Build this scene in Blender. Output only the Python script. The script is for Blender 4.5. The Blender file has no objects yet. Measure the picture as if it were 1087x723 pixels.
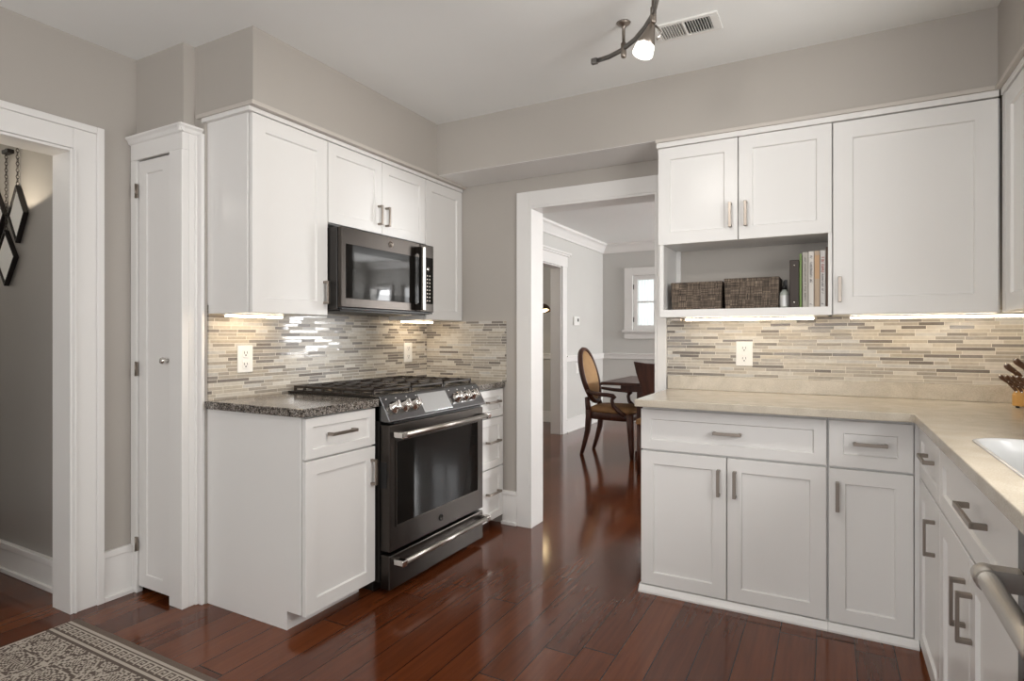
import bpy, bmesh, math, random
from mathutils import Vector, Matrix
PI = math.pi
C = bpy.context.scene.collection
S = bpy.context.scene

# ------------------------------------------------------------------ camera, world, lights, exposure
cam = bpy.data.objects.new('camera', bpy.data.cameras.new('camera')); C.objects.link(cam)
cam.location = (0, 0, 1.20408)
cam.rotation_euler = (PI/2, 0, math.radians(28.5293))
cam.data.sensor_width = 36; cam.data.lens = 622.0885/1087*36
cam.data.shift_y = -4.43/1087
cam.data.clip_start = .02
S.camera = cam
S.view_settings.view_transform = 'Standard'; S.view_settings.look = 'None'
S.view_settings.exposure = -0.12; S.view_settings.gamma = 1.0
S.view_settings.use_curve_mapping = False

w = bpy.data.worlds.new('daylight'); S.world = w; w.use_nodes = True
bg = w.node_tree.nodes['Background']; bg.inputs[0].default_value = (.96, .98, 1, 1); bg.inputs[1].default_value = 2.2

def area(name, loc, rot, sx, sy, power, col=(1, .97, .93)):
    l = bpy.data.lights.new(name, 'AREA'); l.shape = 'RECTANGLE'; l.size = sx; l.size_y = sy
    l.energy = power; l.color = col
    o = bpy.data.objects.new(name, l); C.objects.link(o); o.location = loc; o.rotation_euler = rot
    return o
R = math.radians
# daylight areas at window openings, most tilted up as added ceiling fill
area('daylight_sink_window', (1.00, 1.20, 1.58), (0, R(118), 0), .9, 1.3, 36, (1, .985, .965))
area('rear_fill_light', (-1.0, -2.66, 1.45), (R(128), 0, 0), 2.8, 1.7, 52, (1, .985, .965))  # invented window behind the camera, added for soft general fill
area('daylight_dining_window', (2.15, 8.16, 1.5), (R(-90), 0, 0), .58, 1.2, 34, (.98, .99, 1))
area('dining_far_fill_light', (2.88, 8.12, 1.5), (R(-112), 0, 0), .5, 1.2, 110, (.99, .995, 1))  # fill light at an added opening, brightens the dining room
area('daylight_dining_side_window', (3.26, 7.15, 1.5), (0, R(118), 0), 1.3, 1.0, 230, (.99, .995, 1))

def point(name, loc, power, col, r=.05):
    l = bpy.data.lights.new(name, 'POINT'); l.energy = power; l.color = col; l.shadow_soft_size = r
    o = bpy.data.objects.new(name, l); C.objects.link(o); o.location = loc; return o
point('hall_fill_light', (-4.1, .45, 2.30), 7, (1, .93, .84), .08)  # weak unseen point light, added as general fill for the hall
hl = bpy.data.lights.new('hall_wall_lamp_light', 'SPOT'); hl.energy = 7; hl.color = (1, .88, .70); hl.spot_size = R(142); hl.spot_blend = .12; hl.shadow_soft_size = .012
ho = bpy.data.objects.new('hall_wall_lamp_light', hl); C.objects.link(ho); ho.location = (-3.50, 1.19, 1.76); ho.rotation_euler = (PI, 0, 0)
point('side_room_point_light', (-4.3, 5.4, 2.2), 30, (1, .93, .84), .2)  # unseen point light in the side room, apart from the floor lamp

# ------------------------------------------------------------------ materials
def new_mat(name):
    m = bpy.data.materials.new(name); m.use_nodes = True
    return m, m.node_tree, m.node_tree.nodes['Principled BSDF']
def mat(name, col, rough=.5, metal=0., spec=.5, noise=0., nscale=8., bump=0., coat=0., trans=0., ior=1.45):
    m, nt, b = new_mat(name)
    b.inputs['Base Color'].default_value = (*col, 1); b.inputs['Roughness'].default_value = rough
    b.inputs['Metallic'].default_value = metal; b.inputs['Specular IOR Level'].default_value = spec
    b.inputs['Coat Weight'].default_value = coat; b.inputs['Coat Roughness'].default_value = .08
    b.inputs['Transmission Weight'].default_value = trans; b.inputs['IOR'].default_value = ior
    if noise or bump:
        tc = nt.nodes.new('ShaderNodeTexCoord'); n = nt.nodes.new('ShaderNodeTexNoise')
        n.inputs['Scale'].default_value = nscale; n.inputs['Detail'].default_value = 4
        nt.links.new(tc.outputs['Object'], n.inputs['Vector'])
        if noise:
            r = nt.nodes.new('ShaderNodeMapRange')
            r.inputs[3].default_value = 1-noise; r.inputs[4].default_value = 1+noise
            nt.links.new(n.outputs[0], r.inputs[0])
            mx = nt.nodes.new('ShaderNodeMix'); mx.data_type = 'RGBA'; mx.blend_type = 'MULTIPLY'
            mx.inputs[0].default_value = 1; mx.inputs[6].default_value = (*col, 1)
            nt.links.new(r.outputs[0], mx.inputs[7]); nt.links.new(mx.outputs[2], b.inputs['Base Color'])
        if bump:
            bp = nt.nodes.new('ShaderNodeBump'); bp.inputs['Strength'].default_value = bump; bp.inputs['Distance'].default_value = .002
            nt.links.new(n.outputs[0], bp.inputs['Height']); nt.links.new(bp.outputs[0], b.inputs['Normal'])
    return m
def emis(name, col, st):
    m, nt, b = new_mat(name)
    b.inputs['Base Color'].default_value = (*col, 1)
    b.inputs['Emission Color'].default_value = (*col, 1); b.inputs['Emission Strength'].default_value = st
    return m
class NT:
    """tiny node helper"""
    def __init__(s, nt): s.nt = nt
    def new(s, t, **k):
        n = s.nt.nodes.new(t)
        for a, v in k.items(): setattr(n, a, v)
        return n
    def link(s, a, b): s.nt.links.new(a, b)
    def math(s, op, a, b=None, c=None):
        n = s.new('ShaderNodeMath', operation=op)
        for i, v in enumerate((a, b, c)):
            if v is None: continue
            if isinstance(v, (int, float)): n.inputs[i].default_value = v
            else: s.link(v, n.inputs[i])
        return n.outputs[0]
    def comb(s, x, y, z):
        n = s.new('ShaderNodeCombineXYZ')
        for i, v in enumerate((x, y, z)):
            if isinstance(v, (int, float)): n.inputs[i].default_value = v
            else: s.link(v, n.inputs[i])
        return n.outputs[0]
    def ramp(s, fac, stops, interp='LINEAR'):
        n = s.new('ShaderNodeValToRGB'); n.color_ramp.interpolation = interp
        e = n.color_ramp.elements
        while len(e) < len(stops): e.new(.5)
        for x, (p, c) in zip(e, stops): x.position = p; x.color = (*c, 1)
        s.link(fac, n.inputs[0]); return n.outputs[0]
    def mix(s, fac, a, b, blend='MIX'):
        n = s.new('ShaderNodeMix', data_type='RGBA', blend_type=blend)
        for i, v in ((0, fac), (6, a), (7, b)):
            if isinstance(v, (int, float)): n.inputs[i].default_value = v
            elif isinstance(v, tuple): n.inputs[i].default_value = (*v, 1)
            else: s.link(v, n.inputs[i])
        return n.outputs[2]
    def mixf(s, fac, a, b):
        n = s.new('ShaderNodeMix', data_type='FLOAT')
        for i, v in ((0, fac), (2, a), (3, b)):
            if isinstance(v, (int, float)): n.inputs[i].default_value = v
            else: s.link(v, n.inputs[i])
        return n.outputs[0]

def floor_material():
    m, nt, b = new_mat('cherry_floorboards'); N = NT(nt)
    tc = N.new('ShaderNodeTexCoord'); sp = N.new('ShaderNodeSeparateXYZ'); N.link(tc.outputs['Object'], sp.inputs[0])
    X = N.math('DIVIDE', N.math('ADD', sp.outputs[0], .577+13.2), .132)
    row = N.math('FLOOR', X); fx = N.math('FRACT', X)
    wn = N.new('ShaderNodeTexWhiteNoise', noise_dimensions='1D'); N.link(row, wn.inputs['W'])
    Y = N.math('ADD', N.math('DIVIDE', sp.outputs[1], 1.15), N.math('MULTIPLY', wn.outputs[0], 7.3))
    cel = N.math('FLOOR', Y); fy = N.math('FRACT', Y)
    w2 = N.new('ShaderNodeTexWhiteNoise', noise_dimensions='2D'); N.link(N.comb(row, cel, 0), w2.inputs['Vector'])
    g = N.new('ShaderNodeTexNoise'); g.inputs['Scale'].default_value = 1; g.inputs['Detail'].default_value = 6; g.inputs['Distortion'].default_value = .8
    N.link(N.comb(N.math('ADD', N.math('MULTIPLY', sp.outputs[0], 46), N.math('MULTIPLY', w2.outputs[0], 40)), N.math('MULTIPLY', sp.outputs[1], 2.6), 0), g.inputs['Vector'])
    base = N.ramp(w2.outputs[0], [(0, (.080, .0205, .0068)), (.5, (.116, .0305, .0098)), (1, (.155, .0440, .0140))])
    grain = N.ramp(g.outputs[0], [(.30, (.80, .78, .76)), (.66, (1.10, 1.10, 1.10))])
    col = N.mix(1., base, grain, 'MULTIPLY')
    ex = N.math('MINIMUM', fx, N.math('SUBTRACT', 1., fx)); ey = N.math('MINIMUM', fy, N.math('SUBTRACT', 1., fy))
    seam = N.math('MAXIMUM', N.math('LESS_THAN', ex, .014), N.math('LESS_THAN', ey, .0022))
    col = N.mix(seam, col, (.012, .005, .003))
    N.link(col, b.inputs['Base Color'])
    b.inputs['Roughness'].default_value = .13; b.inputs['Specular IOR Level'].default_value = .42
    bp = N.new('ShaderNodeBump'); bp.inputs['Strength'].default_value = .25; bp.inputs['Distance'].default_value = .0012
    hn = N.new('ShaderNodeTexNoise'); hn.inputs['Scale'].default_value = 9; N.link(tc.outputs['Object'], hn.inputs['Vector'])
    N.link(N.math('SUBTRACT', hn.outputs[0], N.math('MULTIPLY', seam, .35)), bp.inputs['Height']); N.link(bp.outputs[0], b.inputs['Normal'])
    return m
def mosaic_material(axis):
    """stacked strips of glass and stone of mixed lengths with pale grout; axis 0 = wall along x, 1 = along y"""
    m, nt, b = new_mat('strip_mosaic_tile'); N = NT(nt)
    tc = N.new('ShaderNodeTexCoord'); sp = N.new('ShaderNodeSeparateXYZ'); N.link(tc.outputs['Object'], sp.inputs[0])
    a = sp.outputs[axis]; H = .0165
    Z = N.math('DIVIDE', sp.outputs[2], H); row = N.math('FLOOR', Z); fz = N.math('FRACT', Z)
    wn = N.new('ShaderNodeTexWhiteNoise', noise_dimensions='1D'); N.link(row, wn.inputs['W'])
    freq = N.math('ADD', 6.0, N.math('MULTIPLY', wn.outputs[0], 5.5))
    W = N.math('ADD', N.math('MULTIPLY', N.math('ADD', a, 5.), freq), N.math('MULTIPLY', row, 37.31))
    v = N.new('ShaderNodeTexVoronoi', voronoi_dimensions='1D', feature='F1'); v.inputs['Scale'].default_value = 1; N.link(W, v.inputs['W'])
    d = N.new('ShaderNodeTexVoronoi', voronoi_dimensions='1D', feature='DISTANCE_TO_EDGE'); d.inputs['Scale'].default_value = 1; N.link(W, d.inputs['W'])
    sc = N.new('ShaderNodeSeparateColor'); N.link(v.outputs['Color'], sc.inputs[0])
    col = N.ramp(sc.outputs[0], [(0, (.50, .45, .375)), (.20, (.40, .36, .305)), (.34, (.57, .53, .465)), (.50, (.35, .315, .27)), (.62, (.46, .41, .34)),
                                 (.72, (.245, .22, .195)), (.82, (.52, .50, .465)), (.90, (.20, .175, .155))], 'CONSTANT')
    n = N.new('ShaderNodeTexNoise'); n.inputs['Scale'].default_value = 60; N.link(tc.outputs['Object'], n.inputs['Vector'])
    col = N.mix(.18, col, n.outputs[0], 'OVERLAY')
    g1 = N.math('LESS_THAN', N.math('DIVIDE', d.outputs['Distance'], freq), .0011)
    g2 = N.math('LESS_THAN', N.math('MINIMUM', fz, N.math('SUBTRACT', 1., fz)), .065)
    gr = N.math('MAXIMUM', g1, g2)
    col = N.mix(gr, col, (.70, .655, .575))
    N.link(col, b.inputs['Base Color'])
    glass = N.math('GREATER_THAN', sc.outputs[1], .5)
    rough = N.mixf(glass, .34, .10)
    N.link(N.mixf(gr, rough, .7), b.inputs['Roughness']); b.inputs['Specular IOR Level'].default_value = .28
    bp = N.new('ShaderNodeBump'); bp.inputs['Strength'].default_value = .35; bp.inputs['Distance'].default_value = .0015
    wv = N.new('ShaderNodeTexNoise'); wv.inputs['Scale'].default_value = 22; N.link(tc.outputs['Object'], wv.inputs['Vector'])
    N.link(N.math('SUBTRACT', N.math('MULTIPLY', N.math('ADD', sc.outputs[2], wv.outputs[0]), .5), gr), bp.inputs['Height']); N.link(bp.outputs[0], b.inputs['Normal'])
    return m
def granite_material():
    m, nt, b = new_mat('speckled_granite'); N = NT(nt)
    tc = N.new('ShaderNodeTexCoord')
    v = N.new('ShaderNodeTexVoronoi'); v.inputs['Scale'].default_value = 240; N.link(tc.outputs['Object'], v.inputs['Vector'])
    sc = N.new('ShaderNodeSeparateColor'); N.link(v.outputs['Color'], sc.inputs[0])
    n = N.new('ShaderNodeTexNoise'); n.inputs['Scale'].default_value = 30; n.inputs['Detail'].default_value = 3; N.link(tc.outputs['Object'], n.inputs['Vector'])
    f = N.math('ADD', N.math('MULTIPLY', sc.outputs[0], .75), N.math('MULTIPLY', N.math('SUBTRACT', n.outputs[0], .5), .9))
    f = N.math('ADD', f, .12)
    col = N.ramp(f, [(0, (.012, .011, .011)), (.24, (.075, .062, .052)), (.42, (.19, .165, .14)), (.60, (.33, .30, .27)), (.78, (.13, .12, .115)), (.90, (.46, .43, .39))], 'CONSTANT')
    N.link(col, b.inputs['Base Color']); b.inputs['Roughness'].default_value = .14
    return m
def quartz_material():
    m, nt, b = new_mat('cream_quartz'); N = NT(nt)
    tc = N.new('ShaderNodeTexCoord')
    n = N.new('ShaderNodeTexNoise'); n.inputs['Scale'].default_value = 260; n.inputs['Detail'].default_value = 3; N.link(tc.outputs['Object'], n.inputs['Vector'])
    n2 = N.new('ShaderNodeTexNoise'); n2.inputs['Scale'].default_value = 7; n2.inputs['Detail'].default_value = 5; n2.inputs['Distortion'].default_value = 1.4; N.link(tc.outputs['Object'], n2.inputs['Vector'])
    c1 = N.ramp(n.outputs[0], [(.35, (.49, .435, .355)), (.5, (.54, .482, .395)), (.68, (.585, .53, .44))])
    c2 = N.ramp(n2.outputs[0], [(.35, (.90, .89, .87)), (.65, (1.06, 1.06, 1.06))])
    N.link(N.mix(1., c1, c2, 'MULTIPLY'), b.inputs['Base Color']); b.inputs['Roughness'].default_value = .2
    return m
def wicker_material():
    m, nt, b = new_mat('woven_basket_fibre'); N = NT(nt)
    tc = N.new('ShaderNodeTexCoord'); sp = N.new('ShaderNodeSeparateXYZ'); N.link(tc.outputs['Object'], sp.inputs[0])
    hx = N.math('ADD', sp.outputs[0], sp.outputs[1])
    r1 = N.new('ShaderNodeTexWhiteNoise', noise_dimensions='2D'); N.link(N.comb(N.math('FLOOR', N.math('MULTIPLY', hx, 620)), N.math('FLOOR', N.math('MULTIPLY', sp.outputs[2], 34)), 0), r1.inputs['Vector'])
    r2 = N.new('ShaderNodeTexWhiteNoise', noise_dimensions='2D'); N.link(N.comb(N.math('FLOOR', N.math('MULTIPLY', hx, 28)), N.math('FLOOR', N.math('MULTIPLY', sp.outputs[2], 620)), 3), r2.inputs['Vector'])
    f = N.math('MULTIPLY', N.math('ADD', r1.outputs[0], r2.outputs[0]), .5)
    col = N.ramp(f, [(.1, (.022, .015, .011)), (.45, (.072, .052, .037)), (.7, (.16, .118, .085)), (.92, (.30, .235, .175))])
    N.link(col, b.inputs['Base Color']); b.inputs['Roughness'].default_value = .7
    bp = N.new('ShaderNodeBump'); bp.inputs['Strength'].default_value = .6; bp.inputs['Distance'].default_value = .002
    N.link(f, bp.inputs['Height']); N.link(bp.outputs[0], b.inputs['Normal'])
    return m
def wood_material(name, c0, c1, rough=.3, axis=2, scale=30):
    m, nt, b = new_mat(name); N = NT(nt)
    tc = N.new('ShaderNodeTexCoord'); mp = N.new('ShaderNodeMapping'); s = [scale]*3; s[axis] = scale*.08; mp.inputs['Scale'].default_value = s
    N.link(tc.outputs['Object'], mp.inputs[0]); n = N.new('ShaderNodeTexNoise'); n.inputs['Detail'].default_value = 5; n.inputs['Scale'].default_value = 1
    N.link(mp.outputs[0], n.inputs['Vector'])
    N.link(N.ramp(n.outputs[0], [(.3, c0), (.7, c1)]), b.inputs['Base Color']); b.inputs['Roughness'].default_value = rough
    return m
def brushed_material(name, col, rough, axis):
    m, nt, b = new_mat(name); N = NT(nt)
    tc = N.new('ShaderNodeTexCoord'); mp = N.new('ShaderNodeMapping'); s = [700]*3; s[axis] = 6; mp.inputs['Scale'].default_value = s
    N.link(tc.outputs['Object'], mp.inputs[0]); n = N.new('ShaderNodeTexNoise'); n.inputs['Scale'].default_value = 1; N.link(mp.outputs[0], n.inputs['Vector'])
    r = N.new('ShaderNodeMapRange'); r.inputs[3].default_value = rough*.8; r.inputs[4].default_value = rough*1.25; N.link(n.outputs[0], r.inputs[0]); N.link(r.outputs[0], b.inputs['Roughness'])
    b.inputs['Base Color'].default_value = (*col, 1); b.inputs['Metallic'].default_value = 1
    return m
M = dict(
    floor=floor_material(), tile_x=mosaic_material(0), tile_y=mosaic_material(1), granite=granite_material(), quartz=quartz_material(), wicker=wicker_material(),
    wall=mat('greige_wall_paint', (.44, .408, .372), .6, noise=.03, nscale=3, bump=.05),
    bead=mat('bead_paint', (.56, .52, .475), .5), 
    dining=mat('pale_grey_wall_paint', (.60, .59, .565), .6, noise=.03, nscale=3),
    dining_low=mat('mid_grey_wall_paint', (.42, .41, .395), .6, noise=.03, nscale=3),
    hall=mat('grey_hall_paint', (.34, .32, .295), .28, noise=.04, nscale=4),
    ceiling=mat('ceiling_white', (.86, .865, .85), .75, noise=.02, nscale=3),
    trim=mat('trim_white', (.80, .785, .765), .32, noise=.015, nscale=6),
    cab=mat('cabinet_white', (.80, .788, .77), .30, noise=.012, nscale=7),
    cabin=mat('cabinet_edge_shadow_gap', (.30, .29, .28), .6),
    nickel=brushed_material('brushed_nickel', (.31, .27, .235), .32, 0),
    steel=brushed_material('brushed_steel', (.56, .53, .49), .33, 1),
    steel_dark=brushed_material('dark_track_metal', (.22, .21, .20), .30, 1),
    chrome=mat('polished_steel', (.72, .69, .66), .12, 1),
    slate=brushed_material('dark_slate_steel', (.066, .058, .052), .34, 1),
    slate_side=mat('dark_slate_enamel', (.026, .023, .021), .3, .3),
    panel_steel=brushed_material('control_panel_steel', (.15, .149, .15), .25, 1),
    blackglass=mat('black_glass', (.010, .009, .008), .03, 0, .11),
    meshglass=mat('grey_oven_glass', (.012, .010, .009), .03, 0, .22),
    screen=mat('touch_screen_glass', (.66, .68, .68), .06, .85, .6),
    black=mat('black_plastic', (.012, .012, .012), .45),
    iron=mat('cast_iron', (.034, .026, .021), .38, .2, noise=.2, nscale=90, bump=.3),
    white_pl=mat('white_plastic', (.83, .82, .79), .3),
    slot=mat('socket_slot_dark', (.03, .03, .03), .6),
    sink=mat('white_sink_ceramic', (.66, .66, .65), .14),
    dark=mat('closet_dark', (.03, .028, .026), .9),
    led=emis('warm_led_strip', (1, .80, .56), 16.),
    led_cool=emis('warm_white_led_strip', (1, .86, .67), 15.),
    bulb=emis('lit_glass', (1, .95, .86), 5.),
    lampglow=emis('lit_lamp_shade_inside', (1, .78, .45), 22.),
    oak=wood_material('golden_block_wood', (.52, .27, .07), (.68, .38, .12), .35),
    walnut=wood_material('dark_walnut', (.040, .0125, .007), (.085, .028, .015), .33),
    knifewood=wood_material('brown_knife_handle', (.105, .053, .030), (.20, .105, .062), .28),
    tan=mat('tan_suede', (.29, .155, .062), .75, noise=.22, nscale=18, bump=.2),
    tan_back=mat('tan_back_fabric', (.35, .205, .09), .7, noise=.15, nscale=18, bump=.2),
    mirror=mat('mirror_glass', (.80, .79, .77), .03, 1),
    frame_black=mat('black_frame', (.012, .010, .010), .4),
    chain=mat('dark_chain_metal', (.10, .09, .08), .35, 1),
    winglow=mat('window_glass', (.9, .95, .95), .02, 0, .5, trans=1., ior=1.05),
    blind=None,
    binder=mat('dark_brown_binder', (.045, .033, .027), .55, noise=.15, nscale=200),
    green=mat('green_book', (.19, .29, .09), .5), paper=mat('book_pages', (.72, .69, .62), .8),
    bk_grey=mat('grey_book_spine', (.40, .375, .335), .5, noise=.08, nscale=120), bk_white=mat('white_book_spine', (.62, .59, .55), .45),
    bk_tan=mat('tan_book_spine', (.43, .33, .24), .5), bk_orange=mat('orange_spine_label', (.48, .30, .17), .5), bk_pale=mat('pale_book_spine', (.55, .53, .51), .45),
    bk_dark=mat('brown_book_cover', (.13, .085, .062), .5), red=mat('red_ink', (.34, .09, .07), .5), ink=mat('grey_ink', (.13, .12, .12), .6),
    bottle=mat('clear_bottle_plastic', (.62, .66, .60), .12, trans=.35), label_silver=mat('silver_label', (.60, .60, .59), .3, .25),
    vent_dark=mat('duct_dark', (.05, .05, .05), .9),
    rug_dark=mat('rug_dark_wool', (.105, .080, .066), .95, noise=.3, nscale=400, bump=.5), rug_light=mat('rug_cream_wool', (.44, .39, .335), .95, noise=.2, nscale=400, bump=.5),
    rug_fringe=mat('rug_brown_edge', (.14, .105, .085), .95, noise=.5, nscale=300, bump=.5),
)
M['blind'] = mat('white_curtain', (.86, .86, .84), .8, trans=.0)
# thin curtain that lets daylight through
def curtain_material():
    m, nt, b = new_mat('sheer_white_curtain'); N = NT(nt)
    tr = N.new('ShaderNodeBsdfTranslucent'); tr.inputs[0].default_value = (.95, .95, .93, 1)
    mx = N.new('ShaderNodeMixShader'); mx.inputs[0].default_value = .65
    b.inputs['Base Color'].default_value = (.88, .88, .86, 1); b.inputs['Roughness'].default_value = .9
    N.link(b.outputs[0], mx.inputs[1]); N.link(tr.outputs[0], mx.inputs[2])
    N.link(mx.outputs[0], nt.nodes['Material Output'].inputs[0]); return m
M['curtain'] = curtain_material()

# ------------------------------------------------------------------ mesh builder
class MB:
    def __init__(s): s.bm = bmesh.new()
    def box(s, x0, x1, y0, y1, z0, z1, mi=0, rot=None):
        vs = [s.bm.verts.new(p) for p in ((x0, y0, z0), (x1, y0, z0), (x1, y1, z0), (x0, y1, z0), (x0, y0, z1), (x1, y0, z1), (x1, y1, z1), (x0, y1, z1))]
        if rot:
            for v in vs: v.co = rot @ v.co
        for f in ((0, 1, 2, 3), (4, 5, 6, 7), (0, 1, 5, 4), (1, 2, 6, 5), (2, 3, 7, 6), (3, 0, 4, 7)):
            q = s.bm.faces.new([vs[i] for i in f]); q.material_index = mi
        return s
    def fbox(s, F, a0, a1, b0, b1, c0, c1, mi=0):
        p, q = F(a0, b0, c0), F(a1, b1, c1)
        return s.box(*[f(u, v) for u, v in zip(p, q) for f in (min, max)], mi)
    def loft(s, rings, cap0=True, cap1=True, mi=0, closed=True, smooth=True):
        R_ = [[s.bm.verts.new(p) for p in r] for r in rings]
        n = len(R_[0])
        for A, B in zip(R_, R_[1:]):
            for i in range(n if closed else n-1):
                f = s.bm.faces.new((A[i], A[(i+1) % n], B[(i+1) % n], B[i])); f.material_index = mi; f.smooth = smooth
        if cap0: s.bm.faces.new(R_[0]).material_index = mi
        if cap1: s.bm.faces.new(R_[-1]).material_index = mi
        return s
    def tube(s, path, r, seg=10, mi=0, flat=1., up=None):
        path = [Vector(p) for p in path]; rings = []
        rr = r if isinstance(r, (list, tuple)) else [r]*len(path)
        prev = None
        for i, p in enumerate(path):
            t = (path[min(i+1, len(path)-1)]-path[max(i-1, 0)]).normalized()
            if prev is None:
                ref = Vector(up) if up else (Vector((0, 0, 1)) if abs(t.z) < .9 else Vector((1, 0, 0)))
                u = t.cross(ref).normalized()
            else: u = (prev-t*prev.dot(t)).normalized()
            prev = u; v = t.cross(u).normalized()
            rings.append([p+u*(rr[i]*math.cos(2*PI*k/seg))+v*(rr[i]*flat*math.sin(2*PI*k/seg)) for k in range(seg)])
        return s.loft(rings, mi=mi)
    def lathe(s, prof, c, seg=24, mi=0, axis=None, cap0=True, cap1=True):
        """prof: list of (r, h) along axis from point c"""
        ax = Vector(axis or (0, 0, 1)).normalized(); ref = Vector((1, 0, 0)) if abs(ax.x) < .9 else Vector((0, 1, 0))
        u = ax.cross(ref).normalized(); v = ax.cross(u); c = Vector(c)
        return s.loft([[c+ax*h+(u*math.cos(2*PI*k/seg)+v*math.sin(2*PI*k/seg))*max(r, 1e-5) for k in range(seg)] for r, h in prof], cap0, cap1, mi)
    def prism(s, poly, fn, d0, d1, mi=0):
        """poly: 2-D outline; fn(p, q, d) -> point"""
        A = [s.bm.verts.new(fn(p, q, d0)) for p, q in poly]; B = [s.bm.verts.new(fn(p, q, d1)) for p, q in poly]
        n = len(poly)
        for i in range(n): s.bm.faces.new((A[i], A[(i+1) % n], B[(i+1) % n], B[i])).material_index = mi
        s.bm.faces.new(A).material_index = mi; s.bm.faces.new(B).material_index = mi
        return s
    def shaker(s, F, a0, a1, c0, c1, stile=.055, t=.02, rec=.009, mi=0):
        def ring(x, b): return [s.bm.verts.new(F(*p)) for p in ((a0+x, b, c0+x), (a1-x, b, c0+x), (a1-x, b, c1-x), (a0+x, b, c1-x))]
        rs = [ring(0, -t), ring(0, -.0015), ring(.0015, 0), ring(stile, 0), ring(stile+.004, -rec)]
        for A, B in zip(rs, rs[1:]):
            for i in range(4): s.bm.faces.new((A[i], A[(i+1) % 4], B[(i+1) % 4], B[i])).material_index = mi
        s.bm.faces.new(rs[0]).material_index = mi; s.bm.faces.new(rs[-1]).material_index = mi
        return s
    def build(s, name, m, parent=None, bevel=0., seg=2, smooth=False):
        bmesh.ops.recalc_face_normals(s.bm, faces=s.bm.faces)
        o_ = Vector((0, 0, 0)); p = parent
        while p is not None: o_ += Vector(p.location); p = p.parent
        if smooth:
            for f in s.bm.faces: f.smooth = True
        me = bpy.data.meshes.new(name)
        if parent is not None: bmesh.ops.translate(s.bm, verts=s.bm.verts, vec=-o_)
        s.bm.to_mesh(me); s.bm.free()
        for q in (m if isinstance(m, (list, tuple)) else [m]): me.materials.append(q)
        o = bpy.data.objects.new(name, me); C.objects.link(o); o.parent = parent
        if bevel:
            b = o.modifiers.new('bevel', 'BEVEL'); b.width = bevel; b.segments = seg; b.limit_method = 'ANGLE'; b.angle_limit = R(40)
            b.harden_normals = False
        return o
def thing(name, loc, label, cat, group=None):
    o = bpy.data.objects.new(name, None); C.objects.link(o); o.location = loc; o.empty_display_size = .05
    o['label'] = label; o['category'] = cat
    if group: o['group'] = group
    return o
def tag(o, label, cat, group=None):
    o['label'] = label; o['category'] = cat
    if group: o['group'] = group
    return o
def struct(name, mb, m, bevel=0.):
    o = mb.build(name, m, None, bevel); o['kind'] = 'structure'; return o
def FX(x0): return lambda a, b, c: (x0+b, a, c)        # face looking +x; a along y
def FY(y0): return lambda a, b, c: (a, y0-b, c)        # face looking -y; a along x
def FXn(x0): return lambda a, b, c: (x0-b, a, c)       # face looking -x; a along y
def bar_handle(F, a, c, length, vertical, parent, proj=.033, th=.0135):
    b = MB(); h = length/2
    if vertical:
        b.fbox(F, a-th/2, a+th/2, proj-.008, proj, c-h, c+h)
        for k in (-1, 1): b.fbox(F, a-th/2, a+th/2, 0.0, proj-.004, c+k*h-(th*.85 if k > 0 else 0), c+k*h+(0 if k > 0 else th*.85))
    else:
        b.fbox(F, a-h, a+h, proj-.008, proj, c-th/2, c+th/2)
        for k in (-1, 1): b.fbox(F, a+k*h-(th*.85 if k > 0 else 0), a+k*h+(0 if k > 0 else th*.85), 0.0, proj-.004, c-th/2, c+th/2)
    return b.build('handle', M['nickel'], parent, .0012)
def door(F, a0, a1, c0, c1, root, stile=.055, name='door', t=.02):
    return MB().shaker(F, a0, a1, c0, c1, stile, t).build(name, M['cab'], root)

# ------------------------------------------------------------------ the shell
XL, XW, XR, YB, YD, ZC = -2.91, -2.471, .92, 3.30, 3.43, 2.521
struct('floor', MB().box(-6.2, 3.4, -2.9, 8.4, -.06, 0), M['floor'])
struct('ceiling', MB().box(-4.9, 1.15, -2.9, 3.37, ZC, ZC+.08), M['ceiling'])
struct('ceiling_dining', MB().box(-6.2, 3.4, 3.37, 8.4, 2.525, 2.60), M['ceiling'])
# kitchen left wall with the cased opening to the hall (y .40 .. 1.325)
struct('wall_left', MB().box(-3.03, XL, 1.325, 1.70, 0, ZC).box(-3.03, XL, .40, 1.325, 2.02, ZC).box(-3.03, XL, -2.75, .40, 0, ZC).box(-3.03, XL, 1.70, YD, 0, ZC), M['wall'])
struct('wall_stove', MB().box(-2.57, XW, 1.657, YB, 0, ZC), M['wall'])
struct('wall_closet', MB().box(XL, -2.545, 1.602, 1.657, 2.04, ZC).box(-2.60, -2.545, 1.602, 1.657, 0, 2.04), M['wall'])
struct('wall_closet_inside', MB().box(XL, -2.571, 2.2, 2.25, 0, ZC), M['dark'])
struct('wall_soffit_stove', MB().box(XW+.0005, -2.150, 1.657, YB, 2.205, ZC), M['wall'])
struct('wall_soffit_back', MB().box(-2.150, XR, 2.982, YB, 2.205, ZC), M['wall'])
struct('wall_soffit_sink', MB().box(.587, XR, -.6, 2.982, 2.205, ZC), M['wall'])
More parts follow.
